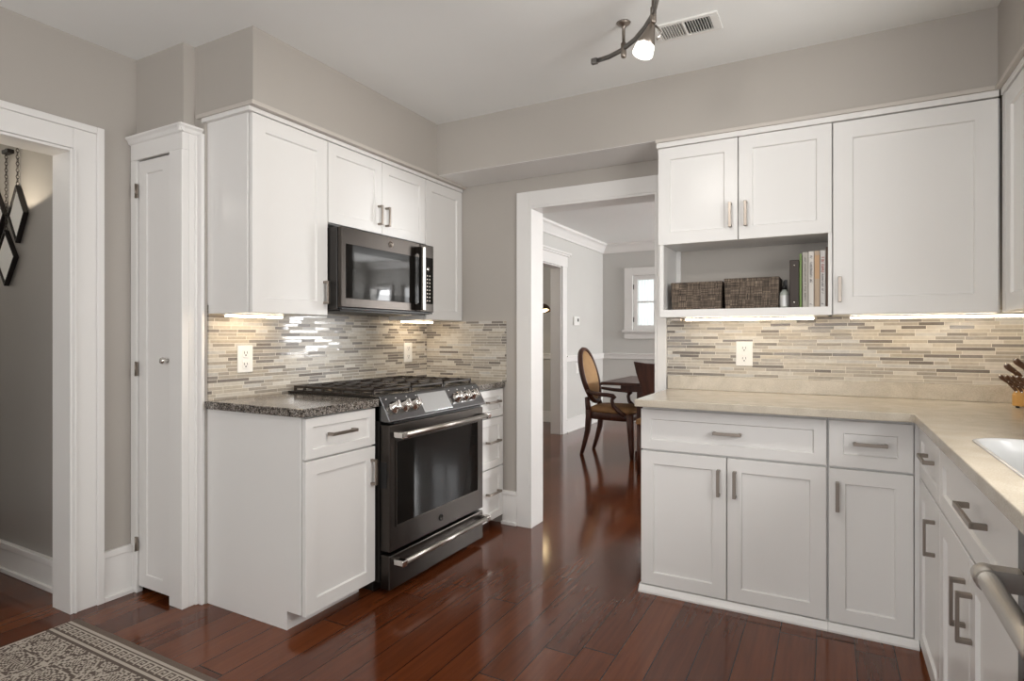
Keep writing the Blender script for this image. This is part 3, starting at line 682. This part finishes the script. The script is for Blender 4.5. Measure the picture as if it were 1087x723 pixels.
def book(x, wd, h, m, label, lean=0., marks=None, y0=3.005, dp=.19):
    t = thing('book', (x+wd/2, y0+dp/2, 1.3386), label, 'book', GB)
    b = MB(); z0 = 1.3386
    b.box(x, x+.003, y0, y0+dp, z0, z0+h).box(x+wd-.003, x+wd, y0, y0+dp, z0, z0+h).box(x+.003, x+wd-.003, y0, y0+.003, z0, z0+h)
    b.build('cover', m, t, .0008)
    MB().box(x+.0031, x+wd-.0031, y0+.004, y0+dp-.005, z0+.004, z0+h-.004).build('pages', M['paper'], t)
    if marks:
        rnd = random.Random(int(x*9999))
        for mm, f0, f1, wf, nm in marks:
            b = MB(); z = z0+h*f1
            while z > z0+h*f0:
                if nm == 'band': b.box(x+.001, x+wd-.001, y0-.0006, y0+.0002, z0+h*f0, z0+h*f1); break
                l = rnd.uniform(.004, .008)
                if rnd.random() > .15:
                    c_ = x+wd/2; hw = wd*wf/2
                    b.box(c_-hw, c_+hw*rnd.uniform(-.2, 1), y0-.0006, y0+.0002, z-l*.35, z)
                    b.box(c_-hw*rnd.uniform(-.2, 1), c_+hw, y0-.0006, y0+.0002, z-l*.8, z-l*.5)
                    if rnd.random() > .4: b.box(c_-hw, c_-hw*.6, y0-.0006, y0+.0002, z-l*.8, z)
                z -= l
            b.build('spine_band' if nm == 'band' else 'spine_lettering', mm, t)
    if lean: t.rotation_euler = (0, lean, 0)
book(-.1255, .0085, .246, M['green'], 'thin green book standing against the dark brown binder')
book(-.1135, .0230, .252, M['bk_grey'], 'grey cookbook right of the thin green book', .0, [(M['ink'], .12, .9, .25, 'letters')])
book(-.0885, .0215, .254, M['bk_white'], 'white cookbook with faint grey lettering between the grey one and the tan one', .0, [(M['ink'], .45, .92, .5, 'letters'), (M['ink'], .05, .08, .5, 'letters')])
book(-.0650, .0215, .255, M['bk_tan'], 'tan cookbook with an orange band down its spine', .0, [(M['bk_orange'], .5, .92, 1, 'band')])
book(-.0415, .0210, .256, M['bk_pale'], 'pale cookbook with red lettering at the top of its spine', .0, [(M['red'], .62, .88, .6, 'letters'), (M['ink'], .25, .58, .4, 'letters'), (M['ink'], .05, .08, .5, 'letters')])
book(-.0185, .0080, .270, M['bk_dark'], 'thin brown book last in the row, against the niche side')

# ------------------------------------------------------------------ sink-side base units
YP = 2.734; F = FY(YP)
t = thing('base_cabinet', (-.40, 3.0, 0), 'wide white base cabinet with one long drawer over two doors, open end of the counter', 'cabinet')
b = MB(); b.box(-.788, -.010, YP+.022, 3.285, .03, .878); b.build('body', M['cab'], t, .001)
d = door(F, -.790, -.0155, .673, .861, t, .045, 'drawer'); bar_handle(F, -.402, .773, .118, False, d)
d = door(F, -.790, -.4065, .036, .664, t, .058); bar_handle(F, -.438, .553, .118, True, d)
d = door(F, -.4015, -.0155, .036, .664, t, .058); bar_handle(F, -.370, .553, .118, True, d)
b = MB(); b.prism([(YP+.03, 0), (YP-.020, 0), (YP-.020, .008), (YP-.006, .022), (YP-.002, .031), (YP+.03, .031)], lambda p, q, d_: (d_, p, q), -.798, -.010)
b.build('plinth', M['cab'], t)
t = thing('base_cabinet', (.14, 3.0, 0), 'narrow white base cabinet with one drawer over one door, beside the inner counter corner', 'cabinet')
b = MB(); b.box(-.009, .318, YP+.022, 3.285, .03, .878); b.box(.286, .318, YP+.004, YP+.022, .03, .878); b.build('body', M['cab'], t, .001)
d = door(F, -.0055, .282, .673, .861, t, .050, 'drawer'); bar_handle(F, .138, .773, .118, False, d)
d = door(F, -.0055, .282, .036, .664, t, .058); bar_handle(F, .024, .553, .118, True, d)
b = MB(); b.prism([(YP+.03, 0), (YP-.020, 0), (YP-.020, .008), (YP-.006, .022), (YP-.002, .031), (YP+.03, .031)], lambda p, q, d_: (d_, p, q), -.009, .300)
b.build('plinth', M['cab'], t)

FS = .298; F = FXn(FS)
t = thing('base_cabinet', (.6, 2.46, 0), 'white base cabinet with drawer and door on the sink run, nearest the inner corner', 'cabinet')
b = MB(); b.box(.320, .915, 2.232, 2.734, .03, .878).box(FS+.003, .320, 2.700, 2.734, .03, .878); b.build('body', M['cab'], t, .001)
d = door(F, 2.236, 2.697, .673, .861, t, .045, 'drawer'); bar_handle(F, 2.415, .788, .150, False, d)
d = door(F, 2.236, 2.697, .036, .664, t, .058); bar_handle(F, 2.330, .545, .118, True, d)
MB().box(FS+.012, .34, 2.232, 2.71, 0, .03).build('plinth', M['cab'], t)
t = thing('sink_cabinet', (.6, 1.79, 0), 'white sink base cabinet with a false drawer front over two doors beside the dishwasher', 'cabinet')
b = MB(); b.box(.320, .915, 1.352, 1.372, .03, .878).box(.320, .915, 2.209, 2.229, .03, .878).box(.320, .915, 1.372, 2.209, .03, .05).box(.320, .336, 1.372, 2.209, .05, .878).box(.900, .915, 1.372, 2.209, .05, .878)
b.build('body', M['cab'], t, .001)
d = door(F, 1.356, 2.229, .673, .861, t, .050, 'drawer_front'); bar_handle(F, 1.700, .790, .200, False, d)
d = door(F, 1.794, 2.229, .036, .664, t, .062); bar_handle(F, 1.845, .530, .122, True, d)
d = door(F, 1.356, 1.789, .036, .664, t, .062); bar_handle(F, 1.762, .525, .122, True, d)
MB().box(FS+.012, .34, 1.352, 2.229, 0, .03).build('plinth', M['cab'], t)
t = thing('dishwasher', (.6, 1.03, 0), 'dark dishwasher with a thick brushed steel bar handle', 'dishwasher')
MB().box(.325, .905, .735, 1.345, .08, .872).build('body', M['slate_side'], t, .002)
d = MB().box(.292, .323, .735, 1.345, .10, .872).build('door', M['slate_side'], t, .004)
b = MB(); b.tube([(.243, 1.322, .776), (.243, .76, .776)], .017, 20); h = b.build('handle', M['steel'], d)
for y in (1.300, .752):
    b = MB(); b.tube([(.243, y-.004, .776), (.243, y+.034, .776)], .0205, 20); b.box(.243, .294, y-.002, y+.032, .760, .7955)
    b.build('handle_bracket', M['steel'], h)
MB().box(.34, .9, .74, 1.34, 0, .08).build('toe_panel', M['black'], t)

# countertop with the sink cut out
def rrect(x0, x1, y0, y1, r, n=7):
    P = []
    for cx, cy, a in ((x1-r, y1-r, 0), (x0+r, y1-r, 90), (x0+r, y0+r, 180), (x1-r, y0+r, 270)):
        for i in range(n+1):
            th = R(a+90*i/n); P.append((cx+r*math.cos(th), cy+r*math.sin(th)))
    return P
SX0, SX1, SY0, SY1 = .352, .800, 1.38, 2.112
out = [(-.795, 2.642), (.262, 2.642), (.271, 2.639), (.274, 2.630), (.274, -.4), (XR-.002, -.4), (XR-.002, 3.288), (-.795, 3.288)]
hole = rrect(SX0, SX1, SY0, SY1, .085)
bm = bmesh.new()
def loop(pts, z):
    vs = [bm.verts.new((x, y, z)) for x, y in pts]; es = [bm.edges.new((vs[i], vs[(i+1) % len(vs)])) for i in range(len(vs))]; return vs, es
tops = []
for z in (.881, .914):
    v1, e1 = loop(out, z); v2, e2 = loop(hole, z)
    bmesh.ops.triangle_fill(bm, edges=e1+e2, use_beauty=True); tops.append((v1, v2))
for k in (0, 1):
    A, B = tops[0][k], tops[1][k]; n = len(A)
    for i in range(n): bm.faces.new((A[i], A[(i+1) % n], B[(i+1) % n], B[i]))
b = MB(); b.bm.free(); b.bm = bm
t = thing('countertop', (0, 2.9, .914), 'L-shaped cream quartz countertop with the sink cut into it', 'countertop')
b.build('slab', M['quartz'], t, .003)
MB().box(-.795, XR-.002, 3.268, 3.288, .9145, .987).build('upstand', M['quartz'], t, .0015)
t = thing('kitchen_sink', (.59, 1.75, .70), 'white undermount kitchen sink in the cream countertop', 'sink')
b = MB(); rings = []
for d_, z, r in ((-.007, .9142, .09), (-.006, .9162, .09), (.002, .9160, .088), (.007, .908, .088), (.010, .84, .088), (.016, .74, .088), (.030, .715, .07), (.10, .705, .05)):
    rings.append([(x, y, z) for x, y in rrect(SX0+d_, SX1-d_, SY0+d_, SY1-d_, r)])
b.loft(rings, False, True); b.build('bowl', M['sink'], t)
MB().lathe([(.045, 0), (.043, .004), (.030, .003), (0, .001)], (.586, 1.746, .705), 24).build('drain', M['chrome'], t)

# knife block with knives
KB = Vector((.755, 3.085, .9145)); LD = Vector((-.80, -.60, 0)).normalized(); RD = Vector((.60, -.80, 0)).normalized()
def kp(l, r, z): return tuple(KB+LD*l+RD*r+Vector((0, 0, z)))
t = thing('knife_block', tuple(KB), 'golden wood knife block at the countertop corner by the photo edge', 'knife block')
b = MB(); b.prism([(-.07, .006), (.085, .006), (.085, .052), (.012, .150), (-.07, .110)], lambda p, q, d: kp(p, d, q), -.060, .060)
b.build('block', M['oak'], t, .003)
b = MB()
for p, q in ((-.06, -.045), (.075, -.045), (-.06, .045), (.075, .045)):
    b.lathe([(.007, 0), (.007, .007)], kp(p, q, 0), 10)
b.build('feet', M['black'], t)
dirv = Vector((LD.x*.74, LD.y*.74, .67)).normalized()
def knife(l, r, z, ln, rad, label, group):
    p0 = Vector(kp(l, r, z)); q = thing('knife', tuple(p0), label, 'knife', group)
    sd = RD
    P = [p0+dirv*(ln*f) + Vector((0, 0, 1))*(ln*.05*math.sin(f*PI*1.6)) for f in (0, .12, .3, .5, .7, .86, .95, 1.)]
    MB().tube(P, [rad*.7, rad*.85, rad, rad*.88, rad, rad*1.1, rad*1.0, rad*.5], 10, flat=.8, up=tuple(sd)).build('handle', M['knifewood'], q, smooth=True)
    b = MB(); b.tube([p0-dirv*.012, p0+dirv*.004], rad*.75, 10, flat=.75, up=tuple(sd)); b.build('bolster', M['chrome'], q)
    for f in (.3, .55, .8):
        c_ = p0+dirv*(ln*f); MB().lathe([(.0022, -rad*.82), (.0022, rad*.82)], c_, 8, axis=sd).build('rivet', M['chrome'], q)
    MB().lathe([(rad*.55, 0), (rad*.5, .004), (0, .006)], P[-1]-dirv*.003, 10, axis=dirv).build('pommel', M['chrome'], q)
for i in range(5):
    knife(.079, -.046+.023*i, .066, .105, .0085, 'slim brown-handled steak knife in the lower row of the knife block', 'steak knives in the lower row of the block')
knife(.052, -.038, .103, .118, .0115, 'brown-handled kitchen knife low in the block, just above the steak knives', 'large knives in the block')
knife(.038, -.010, .122, .122, .0120, 'brown-handled kitchen knife in the middle of the block', 'large knives in the block')
knife(.024, .022, .140, .122, .0120, 'brown-handled kitchen knife highest in the block', 'large knives in the block')

# ------------------------------------------------------------------ ceiling: vent and track light
t = thing('ceiling_vent', (-.535, 2.55, ZC), 'white rectangular louvred air vent in the kitchen ceiling', 'vent')
vx0, vx1, vy0, vy1 = -.672, -.402, 2.470, 2.622; z0 = ZC-.008
b = MB(); i = .020; j = .034
b.box(vx0, vx1, vy0, vy0+i, z0, ZC).box(vx0, vx1, vy1-i, vy1, z0, ZC).box(vx0, vx0+i, vy0+i, vy1-i, z0, ZC).box(vx1-j, vx1, vy0+i, vy1-i, z0, ZC).box((vx0+vx1)/2-.010, (vx0+vx1)/2-.002, vy0+i, vy1-i, z0, ZC)
b.build('frame', M['white_pl'], t, .002)
MB().box(vx0+i, vx1-j, vy0+i, vy1-i, ZC-.0012, ZC-.0004).build('duct', M['vent_dark'], t)
n = 20
for k in range(n):
    x = vx0+i+(vx1-j-vx0-i)*(k+.5)/n
    if abs(x-((vx0+vx1)/2-.006)) < .006: continue
    ang = R(30 if k < n/2 else 52)
    rotm = Matrix.Translation((x, 0, ZC-.0065)) @ Matrix.Rotation(ang, 4, 'Y')
    MB().box(-.0052, .0052, vy0+i, vy1-i, -.0007, .0007, rot=rotm).build('slat', M['white_pl'], t)
t = thing('track_light', (-.757, 2.378, ZC), 'curved dark metal ceiling track light with a lit spot head', 'light')
path = [(-.905, 2.435, 2.412), (-.84, 2.425, 2.412), (-.77, 2.392, 2.412), (-.70, 2.335, 2.412), (-.64, 2.265, 2.412), (-.585, 2.185, 2.412), (-.545, 2.09, 2.412), (-.53, 1.98, 2.412), (-.545, 1.86, 2.412), (-.58, 1.74, 2.412), (-.66, 1.60, 2.412), (-.78, 1.48, 2.412)]
MB().tube(path, .0085, 8, flat=1.3).build('rail', M['steel_dark'], t, smooth=True)
b = MB(); b.box(-.925, -.897, 2.425, 2.445, 2.400, 2.424); b.build('rail_end', M['steel_dark'], t, .003)
for x, y in ((-.764, 2.387), (-.583, 2.180), (-.62, 1.665)):
    b = MB(); b.lathe([(.030, 0), (.026, -.006), (.012, -.016), (.007, -.024), (.007, -.085), (.0115, -.086), (.0115, -.140), (.009, -.146), (0, -.147)], (x, y, ZC), 18)
    b.build('ceiling_post', M['nickel'], t, smooth=False)
def spot_head(x, y, dn, aim, power, angle=150):
    """stem, bell and lit glass of one head on the rail, with the beam it throws"""
    dn = Vector(dn).normalized()
    b = MB(); b.tube([(x+.002, y-.001, 2.40), (x, y, 2.37)], .0048, 10); b.lathe([(.012, 0), (.012, .012)], (x, y, 2.364), 12); b.build('stem', M['nickel'], t)
    a0 = Vector((x, y, 2.374))
    sh = MB().lathe([(.011, 0), (.014, .004), (.018, .020), (.030, .060), (.036, .082), (.034, .083)], a0, 24, axis=dn, cap1=False)  .build('spot_head', M['nickel'], t, smooth=True)
    MB().lathe([(.033, .080), (.035, .082), (.0385, .114), (.0375, .116), (0, .116)], a0, 24, axis=dn).build('glass_shade', M['bulb'], sh)
    b = MB(); b.tube([a0+Vector((.012, .004, -.002)), a0+Vector((.036, .010, -.03)), a0+dn*.06+Vector((.036, .010, 0))], .0045, 8); b.build('bracket', M['chrome'], sh, smooth=True)
    sp = bpy.data.lights.new('spot_beam', 'SPOT'); sp.energy = power; sp.color = (1, .955, .89); sp.spot_size = R(angle); sp.spot_blend = 1.; sp.shadow_soft_size = .05
    so = bpy.data.objects.new('spot_beam', sp); C.objects.link(so); so.location = a0+dn*.19; so.rotation_euler = Vector(aim).to_track_quat('-Z', 'Y').to_euler()
spot_head(-.590, 2.187, (-.27, -.15, -.95), (-.3, .15, -1), 10, 130)
spot_head(-.640, 1.62, (-.75, .25, -.6), (-1, .45, -.75), 26, 118)
spot_head(-.76, 1.50, (.25, .75, -.6), (.35, 1, -.8), 16, 118)

# ------------------------------------------------------------------ hall mirrors on chains
def diamond(cx, cz, hw, hh, ztop, label, hook=True):
    t = thing('hanging_mirror', (cx, 1.41, cz), label, 'mirror', 'diamond mirrors in the hall')
    y0, y1 = 1.386, 1.408; f = .011
    def ring(s, y): return [(cx, y, cz+hh*s), (cx+hw*s, y, cz), (cx, y, cz-hh*s), (cx-hw*s, y, cz)]
    b = MB(); b.loft([ring(.92, y1), ring(1, y1), ring(1, y0), ring(.915, y0), ring(.915, y0+.006)], False, False, smooth=False); b.build('frame', M['frame_black'], t, .001)
    b = MB(); b.loft([ring(.92, y0+.005), ring(.92, y1)], smooth=False); b.build('mirror_glass', M['mirror'], t)
    b = MB(); z = cz+hh; k = 0
    while z < ztop:
        v = [(math.cos(2*PI*q/8)*.006, math.sin(2*PI*q/8)*.011) for q in range(9)]
        b.tube([(cx+(p if k % 2 else 0), 1.396+(0 if k % 2 else p), z+.009+q_) for p, q_ in v], .0018, 5)
        z += .0165; k += 1
    b.build('chain', M['chain'], t, smooth=True)
    if hook: MB().box(cx-.012, cx+.055, 1.380, 1.410, ztop-.012, ztop+.008).build('hook', M['frame_black'], t, .003)
diamond(-3.578, 1.816, .088, .145, 2.24, 'upper diamond mirror in black frame hanging highest in the hall opening')
diamond(-3.700, 1.604, .108, .143, 2.145, 'lower diamond mirror in black frame hanging below the others in the hall')
diamond(-3.815, 1.83, .105, .15, 2.24, 'diamond mirror at the very edge of the photo, only its black tip seen')

# ------------------------------------------------------------------ rug
def rug():
    cs = .0062; x0, y1 = -2.800, 1.302; nx, ny = 200, 250
    rnd = random.Random(5)
    key = ["1111111", "1000001", "1011101", "1010101", "1010001", "1011111", "1000000"]
    def field(i, j):
        ii = abs(((i+9) % 36)-18); jj = abs(((j+3) % 48)-24)
        dm = ii+jj*.75
        if 15.2 < dm < 17.0: return 1
        if 10.0 < dm < 12.0: return ((ii//2+jj//3) % 3) != 0
        if dm < 4.0: return (ii+jj) % 3 != 0
        if dm < 8.5: return ((ii*ii+jj*3+ii*jj) % 5) < 2
        return ((ii*7+jj*5+(ii*jj)//3) % 6) < 3
    bm = bmesh.new(); V = [[bm.verts.new((x0+i*cs, y1-j*cs, .009)) for j in range(ny+1)] for i in range(nx+1)]
    for i in range(nx):
        for j in range(ny):
            d = j
            if d < 4: m = 2
            elif d < 6: m = 1
            elif d < 7: m = 0
            elif d < 14: m = 1 if key[d-7][i % 7] == '1' else 0
            elif d < 15: m = 0
            elif d < 17: m = 1
            elif d < 19: m = 0
            elif i < 2: m = 1
            else: m = 1 if field(i, d) and not rnd.random() < .10 else (1 if rnd.random() < .08 else 0)
            f = bm.faces.new((V[i][j], V[i+1][j], V[i+1][j+1], V[i][j+1])); f.material_index = m
    ring = [V[i][0] for i in range(nx+1)]+[V[nx][j] for j in range(1, ny+1)]+[V[i][ny] for i in range(nx-1, -1, -1)]+[V[0][j] for j in range(ny-1, 0, -1)]
    low = [bm.verts.new((v.co.x, v.co.y, .0005)) for v in ring]
    n = len(ring)
    for k in range(n): bm.faces.new((ring[k], ring[(k+1) % n], low[(k+1) % n], low[k])).material_index = 2
    bm.faces.new(low).material_index = 2
    b = MB(); b.bm.free(); b.bm = bm
    o = b.build('area_rug', [M['rug_dark'], M['rug_light'], M['rug_fringe']], None)
    tag(o, 'brown and cream patterned rug with a Greek key border by the hall opening', 'rug')
rug()

# ------------------------------------------------------------------ dining room furniture
def armchair():
    ox, oy = -1.97, 5.77
    t = thing('dining_armchair', (ox, oy, 0), 'dark wood armchair with a tan oval back and tan seat in the dining room', 'chair')
    P = lambda x, y, z: (x, oy+y, z)
    # rear legs: posts running from floor to oval
    for s in (-1, 1):
        b = MB(); b.tube([P(-2.235, s*.175, 0), P(-2.205, s*.178, .10), P(-2.165, s*.182, .25), P(-2.150, s*.185, .40), P(-2.155, s*.180, .46)], [.019, .022, .029, .034, .033], 10)
        b.build('leg', M['walnut'], t, smooth=True)
        b = MB(); b.tube([P(-2.155, s*.180, .45), P(-2.170, s*.165, .52), P(-2.185, s*.145, .58)], [.031, .027, .024], 10); b.build('back_post', M['walnut'], t, smooth=True)
        b = MB(); b.tube([P(-1.690, s*.230, 0), P(-1.695, s*.230, .10), P(-1.705, s*.230, .30), P(-1.712, s*.230, .44)], [.019, .024, .032, .037], 10)
        b.build('leg', M['walnut'], t, smooth=True)
        # arm with curved support
        b = MB(); b.tube([P(-2.165, s*.190, .655), P(-2.12, s*.230, .645), P(-2.03, s*.262, .632), P(-1.92, s*.268, .628), P(-1.87, s*.266, .620), P(-1.845, s*.263, .598)], [.014, .017, .020, .021, .022, .018], 10)
        b.tube([P(-1.868, s*.264, .615), P(-1.880, s*.262, .570), P(-1.868, s*.256, .520), P(-1.815, s*.245, .470), P(-1.755, s*.235, .425)], [.018, .018, .019, .022, .024], 10)
        b.build('armrest', M['walnut'], t, smooth=True)
    # seat frame and cushion
    def ring(k, z, n=40):
        pts = []
        for i in range(n):
            a = 2*PI*i/n; cx = math.copysign(abs(math.cos(a))**.45, math.cos(a)); sy = math.copysign(abs(math.sin(a))**.45, math.sin(a))
            wdt = .235+.025*cx
            pts.append(P(-1.925+.245*k*cx, wdt*k*sy, z))
        return pts
    b = MB(); b.loft([ring(.95, .372), ring(1., .382), ring(1., .435), ring(.97, .445)]); b.build('seat_frame', M['walnut'], t)
    b = MB(); b.loft([ring(.96, .444), ring(.985, .462), ring(.96, .485), ring(.80, .503), ring(.45, .510), ring(.05, .512)]); b.build('seat', M['tan'], t)
    # oval back, reclined
    cB = Vector((-2.212, oy, .800)); e1 = Vector((0, 1, 0)); e2 = Vector((-.26, 0, .965)).normalized(); nB = e1.cross(e2)
    if nB.x < 0: nB = -nB
    hw, hh = .205, .290
    def oval(k, off, n=48): return [cB+e1*(hw*k*math.cos(2*PI*i/n))+e2*(hh*k*math.sin(2*PI*i/n))+nB*off for i in range(n)]
    b = MB(); fr = [(1., -.024), (1.04, 0), (1., .026), (.92, .026), (.89, .014), (.89, -.014), (.92, -.024)]
    rs = [oval(k, o_) for k, o_ in fr]; b.loft(rs+[rs[0]], False, False); bmesh.ops.remove_doubles(b.bm, verts=b.bm.verts, dist=1e-5); b.build('back_frame', M['walnut'], t)
    b = MB(); b.loft([oval(.905, -.010), oval(.70, -.014), oval(.3, -.018), oval(.02, -.019)], False, True); b.loft([oval(.905, .008), oval(.80, .022), oval(.55, .034), oval(.25, .038), oval(.02, .039)], False, True)
    b.build('backrest', M['tan_back'], t)
armchair()
t = thing('dining_table', (-1.0, 5.95, 0), 'dark wood dining table behind the tan armchair', 'table')
b = MB(); b.prism([(0, .728), (.010, .722), (.020, .728), (.020, .742), (.008, .757), (0, .757)], lambda p, q, d: (-1.99-p+.02, d, q), 5.47, 6.45)
b.box(-1.972, .15, 5.47, 6.45, .728, .757); b.build('tabletop', M['walnut'], t, .004)
b = MB(); b.box(-1.80, .0, 5.53, 5.55, .665, .728).box(-1.80, .0, 6.37, 6.39, .665, .728).box(-1.80, -1.78, 5.55, 6.37, .665, .728).box(-.02, 0, 5.55, 6.37, .665, .728); b.build('apron', M['walnut'], t)
for x in (-1.60, -.08):
    for y in (5.575, 6.345):
        b = MB(); b.box(x-.042, x+.042, y-.042, y+.042, .10, .665).box(x-.055, x+.055, y-.055, y+.055, 0, .10); b.build('leg', M['walnut'], t, .006)
t = thing('dining_chair', (-1.28, 5.24, 0), 'dark wood side chair with tapered solid back, half hidden behind the counter', 'chair')
b = MB(); b.prism([(-1.505, .985), (-1.40, .972), (-1.28, .968), (-1.16, .972), (-1.055, .985), (-1.075, .88), (-1.14, .66), (-1.17, .62), (-1.39, .62), (-1.42, .66), (-1.485, .88)], lambda p, q, d: (p, d-(q-.62)*.16, q), 5.035, 5.062); b.build('backrest', M['walnut'], t, .004)
MB().box(-1.50, -1.06, 5.02, 5.44, .43, .48).build('seat', M['tan'], t, .015, 3)
for x, y in ((-1.47, 5.05), (-1.09, 5.05), (-1.47, 5.41), (-1.09, 5.41)):
    b = MB(); k = -.04 if y < 5.2 else 0
    b.tube([(x, y+k, 0), (x, y+k*.3, .22), (x, y, .44)], [.013, .018, .022], 10); b.build('leg', M['walnut'], t, smooth=True)
b = MB()
for x in (-1.37, -1.19): b.tube([(x, 5.045, .46), (x, 5.048, .66)], .016, 8)
b.build('back_post', M['walnut'], t)
t = thing('thermostat', (XD, 7.055, 1.40), 'small white thermostat on the dining room wall above the chair rail', 'thermostat')
MB().box(XD, XD+.022, 6.965, 7.150, 1.345, 1.458).build('case', M['white_pl'], t, .004)
MB().box(XD+.0215, XD+.0235, 7.07, 7.115, 1.395, 1.435).build('screen', M['slot'], t)
t = thing('light_switch', (XD, 7.10, .79), 'white wall plate below the chair rail in the dining room', 'switch')
MB().box(XD, XD+.006, 7.055, 7.145, .722, .858).build('plate', M['white_pl'], t, .002)
MB().box(XD+.005, XD+.009, 7.085, 7.115, .76, .82).build('rocker', M['white_pl'], t, .001)
# floor lamp in the side room
t = thing('floor_lamp', (-3.55, 6.8, 0), 'dark dome floor lamp glowing in the room beyond the dining room', 'lamp')
MB().lathe([(.14, 0), (.14, .015), (.03, .025), (0, .026)], (-3.55, 6.8, 0), 24).build('base', M['frame_black'], t)
MB().tube([(-3.55, 6.8, .02), (-3.55, 6.8, 1.45), (-3.53, 6.8, 1.58), (-3.46, 6.8, 1.66), (-3.36, 6.8, 1.66), (-3.27, 6.8, 1.615)], .011, 10).build('pole', M['frame_black'], t, smooth=True)
hd = Vector((-3.275, 6.8, 1.625)); ax = Vector((.18, -.12, -.97)).normalized()
MB().lathe([(.02, 0), (.07, .020), (.105, .055), (.122, .105), (.119, .105), (.100, .055), (.06, .024), (.0, .020)], hd, 28, axis=ax, cap0=True).build('shade', mat('brown_lamp_shade', (.06, .035, .02), .4), t, smooth=True)
MB().lathe([(.0, .045), (.06, .060), (.085, .092), (.06, .104), (0, .108)], hd, 24, axis=ax).build('bulb', M['lampglow'], t, smooth=True)
